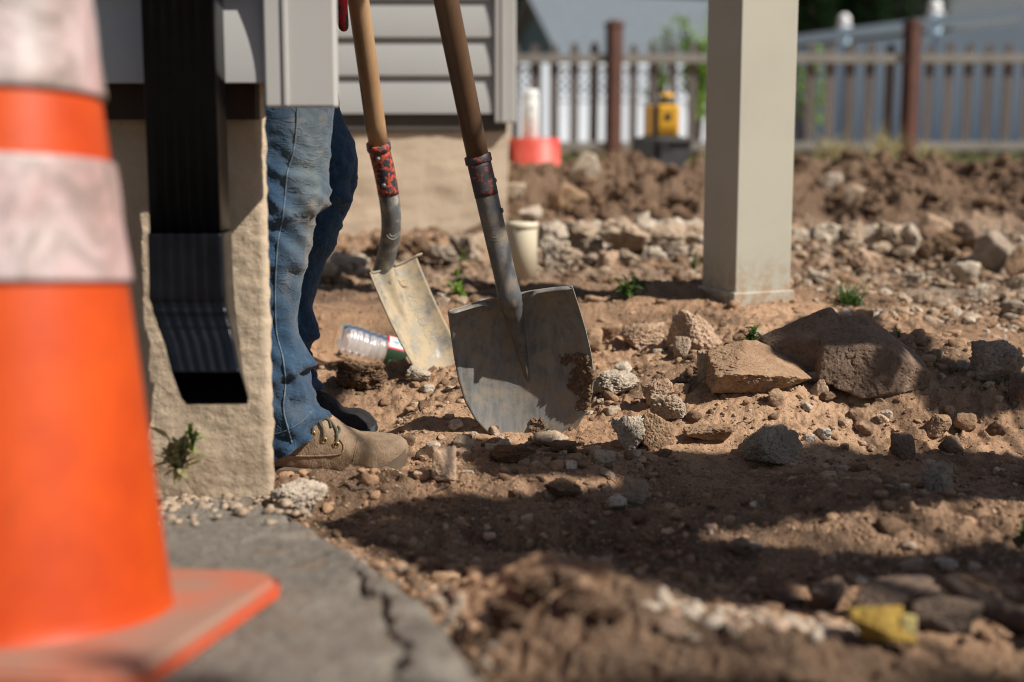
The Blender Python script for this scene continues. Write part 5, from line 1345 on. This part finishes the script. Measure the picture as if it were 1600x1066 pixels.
# ------------------------------------------------------------------ things on the bank
def pipe_stub():
    b = P(815, 420, 3.62); r = .040; hgt = P(815, 348, 3.62).z - b.z
    root = empty('pipe_stub', b, 'cream plastic pipe stub standing in the rubble behind the shovel', 'pipe')
    m = simple('cream_plastic', (.66, .58, .43), (.6, .52, .38), 12, .5)
    bm = bmesh.new(); lathe(bm, [(r - .005, -.03), (r, -.03), (r, hgt - .002), (r - .001, hgt), (r - .005, hgt), (r - .006, hgt - .002), (r - .006, -.02)], 48, cap=False); part('pipe_wall', bm, m, root, True)
    bm = bmesh.new(); lathe(bm, [(r + .0005, hgt - .014), (r + .0025, hgt - .013), (r + .0025, hgt + .001), (r - .002, hgt + .003)], 48, cap=False); part('rim', bm, m, root, True)
pipe_stub()
def red_tub():
    Y = 6.0; b = P(835, 264, Y); r = 41 * Y / FPX; h_ = P(835, 216, Y).z - b.z
    root = empty('red_tub', b, 'red plastic tub upside down on the dirt bank', 'tub')
    bm = bmesh.new(); lathe(bm, [(r * 1.03, 0), (r * 1.03, h_ * .1), (r, h_ * .12), (r * .97, h_ * .97), (r * .94, h_), (.001, h_)], 48, cap=False); part('tub_body', bm, simple('red_plastic', (.55, .05, .035), (.60, .12, .09), 12, .5), root, True)
    bm = bmesh.new(); lathe(bm, [(r * 1.032, h_ * .0), (r * 1.06, h_ * .02), (r * 1.06, h_ * .10), (r * 1.032, h_ * .12)], 48, cap=False); part('rim', bm, simple('red_rim', (.62, .10, .08), (.6, .14, .1), 12, .5), root, True)
    p = P(829, 217, Y); rc = 13 * Y / FPX; hc = P(829, 140, Y).z - p.z
    t = empty('spray_can', p + Vector((0, 0, .001)), 'white marking spray can standing on the red tub', 'spray can')
    w_ = simple('white_can', (.72, .72, .70), (.62, .62, .6), 20, .35)
    bm = bmesh.new(); lathe(bm, [(rc * .92, 0), (rc, .004), (rc, hc * .76), (rc * .93, hc * .80)], 32); part('can', bm, w_, t, True)
    bm = bmesh.new(); lathe(bm, [(rc * .96, hc * .80), (rc * .98, hc * .82), (rc * .93, hc * .97), (rc * .8, hc), (.001, hc)], 32, cap=False); part('cap', bm, w_, t, True)
    me = text_mesh('MARKING', .030, .0004); co = np.empty(len(me.vertices) * 3, np.float32); me.vertices.foreach_get('co', co); co = co.reshape(-1, 3)
    a = -math.pi / 2 + .1; out = [(rc * 1.004 * math.cos(a + c[1] / rc) + 0, rc * 1.004 * math.sin(a + c[1] / rc), hc * .40 + c[0] * .75) for c in co]
    me.vertices.foreach_set('co', np.array(out, np.float32).ravel()); me.update(); link('lettering', me, simple('can_print', (.12, .12, .14), (.1, .1, .12), 20, .5), t, False)
red_tub()
def laser_level():
    Y = 6.5; s = Y / FPX; b = P(1034, 262, Y)
    blk = simple('black_case', (.02, .02, .023), (.035, .033, .03), 20, .5); grey = simple('grey_case', (.09, .095, .10), (.06, .062, .066), 14, .5)
    c = empty('tool_case', b + Vector((0, .05, -.004)), 'black and grey tool case on the dirt bank under the yellow laser level', 'tool case')
    h_ = 48 * s
    bm = bmesh.new(); box(bm, -46 * s, -8 * s, -.09, .06, 0, h_, .008); part('case_side', bm, blk, c)
    bm = bmesh.new(); prism(bm, [(-8 * s, 0), (30 * s, 0), (44 * s, h_ * .55), (44 * s, h_ * .82), (-8 * s, h_ * .82)], -.08, .06); part('case_body', bm, grey, c)
    bm = bmesh.new(); box(bm, -10 * s, 47 * s, -.095, .07, h_ * .82, h_, .006); part('lid', bm, simple('case_lid', (.11, .105, .095), (.08, .08, .075), 14, .6), c)
    bm = bmesh.new(); box(bm, -6 * s, 10 * s, -.102, -.096, h_ * .55, h_ * .9, .003); part('latch', bm, blk, c)
    t = empty('laser_level', c.location + Vector((.0, 0, h_ + .001)), 'yellow rotary laser level on top of the black tool case', 'laser level')
    yel = simple('yellow_plastic', (.66, .36, .03), (.58, .30, .025), 14, .45)
    hh = 50 * s
    bm = bmesh.new(); box(bm, -8 * s, 26 * s, -.055, .05, .004, hh, .014); part('body', bm, yel, t)
    bm = bmesh.new(); box(bm, -26 * s, -12 * s, -.05, .045, .004, hh * .97, .008); part('shaded_side', bm, simple('shaded_yellow', (.36, .19, .04), (.3, .16, .035), 14, .5), t)  # darker copy of the yellow paints shade on the left side
    bm = bmesh.new(); box(bm, -12.5 * s, -8.2 * s, -.056, .046, .006, hh * .98, .002); part('rubber_guard', bm, blk, t)
    bm = bmesh.new(); box(bm, -28 * s, 28 * s, -.06, .055, 0, .006, .002); part('foot', bm, blk, t)
    bm = bmesh.new(); lathe(bm, [(14 * s, hh), (13 * s, hh + 4 * s), (11 * s, hh + 5 * s), (11 * s, hh + 11 * s)], 32, Matrix.Translation((8 * s, 0, 0))); part('rotor', bm, blk, t, True)
    bm = bmesh.new(); lathe(bm, [(11.5 * s, hh + 11 * s), (12 * s, hh + 13 * s), (8 * s, hh + 18 * s), (.001, hh + 18 * s)], 32, Matrix.Translation((8 * s, 0, 0)), False); part('head_cap', bm, yel, t, True)
    bm = bmesh.new(); lathe(bm, [(.001, .003), (5 * s, .002), (5 * s, -.002)], 20, Matrix.Translation((8 * s, -.0555, hh * .62)) @ Matrix.Rotation(math.pi / 2, 4, 'X') @ Matrix.Diagonal((1, 1.3, 1, 1)), False); part('badge', bm, blk, t)
    for k in range(4):
        bm = bmesh.new(); box(bm, -5 * s, 22 * s, -.0575, -.0545, hh * (.10 + .06 * k), hh * (.125 + .06 * k)); part('grille_rib', bm, simple('dark_yellow', (.40, .22, .02), (.36, .2, .02), 14, .5), t)
    # dark shovel head lying at the bank is not shown: only its level stands here
laser_level()

# ------------------------------------------------------------------ fences
def picket_fence():
    Y = 11.7; zb = P(1100, 243, Y).z; z_r = P(1100, 92, Y).z; zt = P(1100, 68, Y).z
    old = simple('weathered_wood', (.15, .13, .12), (.10, .085, .078), 6, .9, .4, 40, .003, stretch=(1, 1, .1)); rail = simple('weathered_rail', (.25, .24, .215), (.19, .18, .16), 6, .9)
    brown = simple('red_brown_post', (.095, .036, .022), (.06, .024, .016), 8, .7)
    posts = [P(px, 200, Y).x for px in (38, 498, 958, 1418, 1878)]
    root = empty('picket_fence', (P(960, 240, Y).x, Y, zb), 'weathered wooden picket fence with red brown posts beyond the dirt bank', 'fence'); rl = root.location
    r = random.Random(3); sp = .163
    for a, b in zip(posts[:-1], posts[1:]):
        bm = bmesh.new(); box(bm, a + .05 - rl.x, b - .05 - rl.x, -.045, .0, P(0, 99, Y).z - zb, P(0, 85, Y).z - zb, .004)
        part('rail', bm, rail, root)
        bm = bmesh.new(); box(bm, a + .05 - rl.x, b - .05 - rl.x, -.045, .0, .04, .11, .004); part('rail', bm, rail, root)
        n = int(round((b - a) / sp)); 
        for k in range(1, n):
            x = a + (b - a) * k / n - rl.x; h_ = (zt - zb) + r.uniform(-.012, .012); w_ = r.uniform(.033, .041); lean = r.uniform(-.004, .004)
            bm = bmesh.new(); prism(bm, [(x - w_, 0), (x + w_, 0), (x + w_ + lean, h_ - .05), (x + w_ * .45 + lean, h_), (x - w_ * .45 + lean, h_), (x - w_ + lean, h_ - .05)], .004, .024); part('picket', bm, old, root)
    for x in posts:
        zt2 = P(0, 42, Y).z - zb
        bm = bmesh.new(); Mx = Matrix.Translation((x - rl.x, -.03, 0)) @ Matrix.Rotation(math.radians(28), 4, 'Z')
        box(bm, -.052, .052, -.052, .052, -.3, zt2, .004, Mx); p = part('post', bm, brown, root)
        bm = bmesh.new(); box(bm, -.064, .064, -.064, .064, zt2, zt2 + .03, .006, Mx); box(bm, -.04, .04, -.04, .04, zt2 + .03, zt2 + .05, .006, Mx); part('post_cap', bm, brown, p)
picket_fence()
def vinyl_lit():
    Y = 19.; zt = P(0, 97, Y).z; zm = P(0, 150, Y).z; zb = P(0, 250, Y).z; x0 = P(640, 100, Y).x; x1 = P(1250, 100, Y).x
    wv = simple('white_vinyl', (.60, .67, .74), (.56, .63, .70), 2, .4)
    root = empty('vinyl_fence', ((x0 + x1) / 2, Y, zb), 'sunlit white vinyl fence with lattice top behind the pickets', 'fence', rz=math.radians(22)); cx = (x0 + x1) / 2
    bm = bmesh.new(); box(bm, x0 - cx, x1 - cx, -.02, .02, 0, zm - zb - .06); part('panel', bm, wv, root)
    bm = bmesh.new(); box(bm, x0 - cx, x1 - cx, -.04, .04, zm - zb - .06, zm - zb); part('mid_rail', bm, wv, root)
    bm = bmesh.new(); box(bm, x0 - cx, x1 - cx, -.04, .04, zt - zb - .07, zt - zb); part('top_rail', bm, wv, root)
    bm = bmesh.new(); hh = zt - zm - .07; n = int((x1 - x0) / .11)
    for k in range(-4, n):
        for s, yo in ((1, -.008), (-1, .008)):
            xa = x0 - cx + k * .11 + (0 if s > 0 else hh); xb = xa + s * hh
            if min(xa, xb) < x0 - cx or max(xa, xb) > x1 - cx: continue
            v = [bm.verts.new((xa - .02, yo, zm - zb)), bm.verts.new((xa + .02, yo, zm - zb)), bm.verts.new((xb + .02, yo, zm - zb + hh)), bm.verts.new((xb - .02, yo, zm - zb + hh))]
            f = bm.faces.new(v); g = bmesh.ops.extrude_face_region(bm, geom=[f]); bmesh.ops.translate(bm, verts=[q for q in g['geom'] if isinstance(q, bmesh.types.BMVert)], vec=(0, .007, 0))
    part('lattice', bm, wv, root)
    for k in range(4):
        x = x0 - cx + (x1 - x0) * k / 3; bm = bmesh.new(); box(bm, x - .065, x + .065, -.065, .065, 0, zt - zb + .05); part('post', bm, wv, root)
vinyl_lit()
def vinyl_shade():
    A = Vector((P(1180, 60, 23.5).x, 23.5, .15)); 
    top = 1.80; wv = simple('white_vinyl_shade_blue', (.56, .76, .90), (.52, .72, .86), 2, .4)  # blue of the skylit shade is put into the vinyl colour
    B = Vector((P(1700, 60, 15.2).x, 15.2, .15)); d = B - A; L = d.length; ang = math.atan2(d.y, d.x)
    root = empty('vinyl_fence', A, 'tall shaded vinyl privacy fence with white post caps on the right', 'fence', rz=ang)
    bm = bmesh.new(); box(bm, 0, L, -.02, .02, 0, top - .2 - .15); 
    part('panel', bm, wv, root)
    for (z0, z1) in ((.02, .14), (top - .36, top - .24), (top - .15 - .12, top - .15)):
        pass
    bm = bmesh.new(); box(bm, 0, L, -.04, .04, top - .28, top - .15); part('top_rail', bm, wv, root)
    bm = bmesh.new(); box(bm, 0, L, -.04, .04, .0, .12); part('bottom_rail', bm, wv, root)
    bm = bmesh.new()
    for k in range(int(L / .15)): box(bm, k * .15, k * .15 + .006, -.026, -.021, .13, top - .29)
    part('board_grooves', bm, simple('groove_shadow', (.4, .44, .5), (.38, .42, .48), 4, .6), root)
    for px in (1308, 1445, 1590):
        # find distance along the fence that projects to px
        best = min(((abs(800 + (A + d * t).x / (A + d * t).y * FPX - px)), t) for t in np.linspace(0, 1, 400))[1]
        x = best * L; bm = bmesh.new(); box(bm, x - .065, x + .065, -.065, .065, 0, top - .12); p = part('post', bm, wv, root)
        bm = bmesh.new(); box(bm, x - .08, x + .08, -.08, .08, top - .12, top - .09); bmesh.ops.create_uvsphere(bm, u_segments=20, v_segments=12, radius=.085, matrix=Matrix.Translation((x, 0, top - .02))); part('post_cap', bm, simple('cap_white', (.85, .85, .85), (.8, .8, .8), 2, .35), p, True)
vinyl_shade()

# ------------------------------------------------------------------ neighbour houses
def gable_house(name, label, Y, pxl, pxr, py_r, py_e, gx, wallm, roofm, depth=6.):
    """ridge runs left-right with the roof plane facing the camera; the gable end faces left"""
    zr = P(0, py_r, Y + depth / 2).z; ze = P(0, py_e, Y).z; x0 = P(pxl, 100, Y).x; x1 = P(pxr, 100, Y).x
    root = empty(name, (x0, Y, .1), label, 'house'); X = x1 - x0; zr -= .1; ze -= .1; ov = .3
    bm = bmesh.new(); 
    pts = [(0, 0, 0), (0, depth, 0), (0, depth, ze), (0, depth / 2, zr - .08), (0, 0, ze)]
    a = [bm.verts.new((ov, p[1] + (0), p[2])) for p in pts]; b = [bm.verts.new((X - ov, p[1], p[2])) for p in pts]
    bm.faces.new(a); bm.faces.new(b[::-1])
    for i in range(5): j = (i + 1) % 5; bm.faces.new((a[i], b[i], b[j], a[j]))
    part('wall', bm, wallm, root)
    bm = bmesh.new()
    for s in (0, 1):
        y0 = -ov if s == 0 else depth + ov; sl = (zr - ze) / (depth / 2); z0 = ze - sl * ov
        v = [bm.verts.new((0, y0, z0)), bm.verts.new((X, y0, z0)), bm.verts.new((X, depth / 2, zr)), bm.verts.new((0, depth / 2, zr))]
        w_ = [bm.verts.new(q.co + Vector((0, 0, .12))) for q in v]
        bm.faces.new(v); bm.faces.new(w_)
        for i in range(4): j = (i + 1) % 4; bm.faces.new((v[i], v[j], w_[j], w_[i]))
    bmesh.ops.recalc_face_normals(bm, faces=bm.faces); part('roof', bm, roofm, root)
    return root
shingle = simple('grey_shingle', (.14, .165, .19), (.115, .135, .155), 8, .9, .3, 30, .01); shingle_d = simple('dark_shingle', (.10, .11, .115), (.08, .088, .092), 8, .9, .3, 30, .01)
teal = simple('teal_siding', (.09, .17, .20), (.075, .145, .17), 4, .8)
h1 = gable_house('garage', 'grey roofed building with teal gable end behind the fences', 30., 880, 1330, -4, 112, 0, teal, shingle, 3.4); h1.rotation_euler.z = math.radians(27)
h2 = gable_house('garage', 'dark shingled house at the top right beyond the vinyl fence', 34., 1420, 1800, -60, 45, 0, simple('grey_wall', (.22, .24, .26), (.2, .22, .24), 4, .8), shingle_d, 7.); h2.rotation_euler.z = math.radians(-6)

# ------------------------------------------------------------------ trees
def conifer(x, y, h_, rad, seed, label, group, n=2600, z0=.1, mat='leaf_dark', round_=False, ls=.22):
    r = random.Random(seed); root = empty('conifer_tree' if not round_ else 'leafy_tree', (x, y, z0), label, 'tree', group); vs = []; fs = []
    for i in range(n):
        t = r.random() ** .8; z = h_ * (.08 + .92 * t)
        if round_: rr = rad * math.sqrt(max(0, 1 - ((t - .55) / .5) ** 2)) * (.45 + .55 * r.random() ** .5)
        else: rr = rad * (1 - t) ** .75 * (.35 + .65 * r.random() ** .5) + .04
        a = r.uniform(0, 6.283); rr *= 1 + .25 * math.sin(a * 5 + z * 3) ; p = Vector((rr * math.cos(a), rr * math.sin(a), z + r.uniform(-.1, .1)))
        d = (Vector((math.cos(a), math.sin(a), r.uniform(-.2, .9))) + rdir(r, 0) * .5).normalized(); add_leaf(vs, fs, p, d, Vector((0, 0, 1)), ls * r.uniform(.6, 1.3), ls * .5 * r.uniform(.5, 1.2))
    me = bpy.data.meshes.new('crown'); me.from_pydata(vs, [], fs); link('crown', me, M[mat], root, False)
    bm = bmesh.new(); tube(bm, [Vector((0, 0, -.3)), Vector((.03, 0, h_ * .4)), Vector((0, 0, h_ * .9))], [.12 * rad, .08 * rad, .02], 10)
    for k in range(10):
        a = k * 2.4; z = h_ * (.15 + .07 * k); l = rad * .7 * (1 - k / 14); tube(bm, [Vector((0, 0, z)), Vector((l * math.cos(a), l * math.sin(a), z + .2))], [.035 * rad, .008], 6)
    part('trunk', bm, M['bark'], root, True)
for i, (px, Y, h_) in enumerate([(1262, 27, 4.0), (1306, 28, 4.5), (1350, 27.5, 4.2), (1394, 28.5, 4.6), (1220, 28, 4.4), (1180, 27.5, 4.1), (1440, 31, 4.6)]):
    conifer(P(px, 100, Y).x, Y, h_, .62, 40 + i, 'dark green conifer behind the shaded vinyl fence, ' + ['third', 'fourth', 'fifth', 'sixth', 'second', 'first', 'seventh'][i] + ' from the left in its row', 'conifers behind the vinyl fence', 2400)
for i, (px, Y) in enumerate([(790, 42), (850, 44), (930, 43), (1010, 45), (1090, 44), (1170, 43), (1260, 46), (1340, 44), (1420, 45), (1500, 46), (1600, 47), (700, 44)]):
    conifer(P(px, 100, Y).x, Y, 8.5 + (i * 37 % 5) * .5, 2.3, 70 + i, 'dark tree behind the neighbouring roofs, ' + ['second', 'third', 'fourth', 'fifth', 'sixth', 'seventh', 'eighth', 'ninth', 'tenth', 'eleventh', 'twelfth', 'first'][i] + ' from the left', 'dark trees behind the roofs', 3800, round_=True, ls=.45)
def bush(px, py, Y, w_, h_, n, label, seed, mat='leaf_bright'):
    g = P(px, py, Y); r = random.Random(seed); root = empty('leafy_bush', g, label, 'bush'); vs = []; fs = []; bm = bmesh.new()
    for s in range(9):
        a = s * .7; top = Vector((w_ * (s / 8 - .5) * 1.0 + r.uniform(-.05, .05), r.uniform(-.15, .15), h_ * r.uniform(.55, 1))); tube(bm, smooth_path([Vector((0, 0, -.2)), top * .5 + Vector((0, 0, .1)), top], 4), .008, 5)
        for k in range(n // 9):
            p = top * r.uniform(.45, 1) + rdir(r, 0) * r.random() * .13; add_leaf(vs, fs, p, rdir(r, .1), Vector((0, 0, 1)), r.uniform(.05, .1), r.uniform(.03, .06))
    me = bpy.data.meshes.new('leaves'); me.from_pydata(vs, [], fs); link('leaves', me, M[mat], root, False); part('stems', bm, M['bark'], root, True)
bush(1090, 240, 12.6, .35, 1.28, 700, 'bright green leafy bush behind the pickets left of the post', 5)
bush(1028, 240, 12.7, .16, 1.15, 140, 'thin pale green shrub showing above the fence rail', 6)
bush(1252, 240, 14., .5, 1.2, 300, 'yellow green shrub peeking out right of the post', 7)
# dry weeds on the bank in front of the fence
for i, (px, py, Y, s, lab) in enumerate([(1310, 246, 8.2, .30, 'dry weed stalks in front of the pickets right of the post'), (1455, 250, 7.6, .22, 'pale dry grass clump right of the red brown post'), (1380, 250, 8.6, .20, 'low dry grass clump left of the red brown post'), (1385, 235, 9., .26, 'grey dry stalks at the foot of the red brown post')]):
    weed(px, py, s, 46, 'leaf_dry', lab, 30 + i, 'dry weed', True, Y=Y, spread=1.3)
def grass_strip():
    r = random.Random(2); vs = []; fs = []
    for i in range(9000):
        y = r.uniform(11.2, 15); x = r.uniform(-.1, .46) * y; z = H(x, y); L = r.uniform(.025, .06)
        d = Vector((r.uniform(-.4, .4), r.uniform(-.4, .4), 1)).normalized(); s = Vector((r.uniform(-1, 1), r.uniform(-1, 1), 0)).normalized() * .008; p = Vector((x, y, z)); b = len(vs)
        vs += [p - s, p + s, p + d * L]; fs.append((b, b + 1, b + 2))
    me = bpy.data.meshes.new('grass'); me.from_pydata(vs, [], fs); tag(link('grass', me, M['leaf_grass'], None, False), 'strip of grass along the foot of the fences', 'grass', kind='stuff')
grass_strip()

# ------------------------------------------------------------------ unseen leaf canopy added beyond the right edge, shaped to shade the foreground
def shade_canopy():
    polys = [
        [(505, 822), (600, 792), (720, 778), (850, 780), (975, 762), (985, 742), (900, 745), (800, 744), (765, 745), (735, 720), (715, 694), (735, 684), (760, 690), (860, 704), (930, 704), (1060, 708), (1160, 712), (1260, 702), (1300, 692), (1400, 712), (1450, 706), (1620, 722), (1640, 772),
         (1466, 787), (1303, 806), (1153, 818), (1047, 842), (1050, 852), (1177, 858), (1259, 862), (1397, 875), (1535, 856), (1640, 862), (1640, 960), (1520, 915), (1410, 902), (1290, 922), (1210, 938), (1130, 942), (1050, 922), (950, 892), (850, 880), (760, 890), (690, 900), (630, 882), (560, 850)],
        [(1185, 578), (1190, 535), (1250, 498), (1350, 488), (1450, 560), (1530, 575), (1640, 592), (1640, 645), (1530, 648), (1495, 668), (1470, 660), (1450, 630), (1420, 610), (1395, 580), (1375, 572), (1352, 600), (1372, 634), (1330, 618), (1290, 596)],
    ]
    r = random.Random(17); vs = []; fs = []
    base = Vector((3.9, -1.6, .0)); root = empty('added_shade_canopy', base, 'unseen leafy tree added right of the camera, its crown shaped to shade the dirt', 'tree')
    hz = 1.55; centers = []
    polys.append([Vector((-.34, 2.375, 0)), Vector((-1.05, 2.71, 0)), Vector((-1.15, 2.89, 0)), Vector((-.34, 2.60, 0))])  # extra leaf patch added to shade the far leg
    for poly in polys:
        pts = [q if isinstance(q, Vector) else G(min(q[0], 1640), q[1]) for q in poly]
        pts = [(p + SUN * ((hz - p.z) / SUN.z)) for p in pts]
        xs = [p.x for p in pts]; ys = [p.y for p in pts]
        def inside(x, y):
            c = False; j = len(pts) - 1
            for i in range(len(pts)):
                if (ys[i] > y) != (ys[j] > y) and x < (xs[j] - xs[i]) * (y - ys[i]) / (ys[j] - ys[i]) + xs[i]: c = not c
                j = i
            return c
        area = (max(xs) - min(xs)) * (max(ys) - min(ys)); n = int(area / .00045 * 5.5)
        for i in range(n):
            x = r.uniform(min(xs), max(xs)); y = r.uniform(min(ys), max(ys))
            if not inside(x, y): continue
            dz = r.uniform(-.05, .10); p = Vector((x, y, hz)) + SUN * dz / SUN.z
            d = Vector((r.uniform(-1, 1), r.uniform(-1, 1), r.uniform(-.3, .3))).normalized(); nrm = (SUN + rdir(r, 0) * .35).normalized(); d = (d - nrm * d.dot(nrm)).normalized()
            add_leaf(vs, fs, p - base - d * .016, d, nrm.cross(d).cross(d) * -1 if False else nrm, r.uniform(.028, .04), r.uniform(.02, .028))
            if i % 180 == 0: centers.append(p - base)
    # looser upper crown away from the photographed ground
    for i in range(1500):
        a = rdir(r, 0) * r.random() ** .4; p = Vector((a.x * 1.3, a.y * 1.2, 3.6 + a.z * .9)); add_leaf(vs, fs, p, rdir(r, 0), Vector((0, 0, 1)), .09, .05)
    me = bpy.data.meshes.new('crown'); me.from_pydata(vs, [], fs); link('crown', me, M['leaf'], root, False)
    bm = bmesh.new(); tube(bm, smooth_path([Vector((0, 0, -.3)), Vector((-.03, .05, 1.2)), Vector((.03, .0, 2.4)), Vector((0, 0, 4.0))], 5), [.14 - .005 * k for k in range(16)], 14)
    for c in centers[::3]:
        st = Vector((0, 0, 1.15)); tube(bm, smooth_path([st, st.lerp(c, .5) + Vector((0, 0, .25)), c + SUN * .04], 5), [float(np.interp(k, [0, 10], [.022, .003])) for k in range(11)], 6)
    part('trunk', bm, M['bark'], root, True)
shade_canopy()
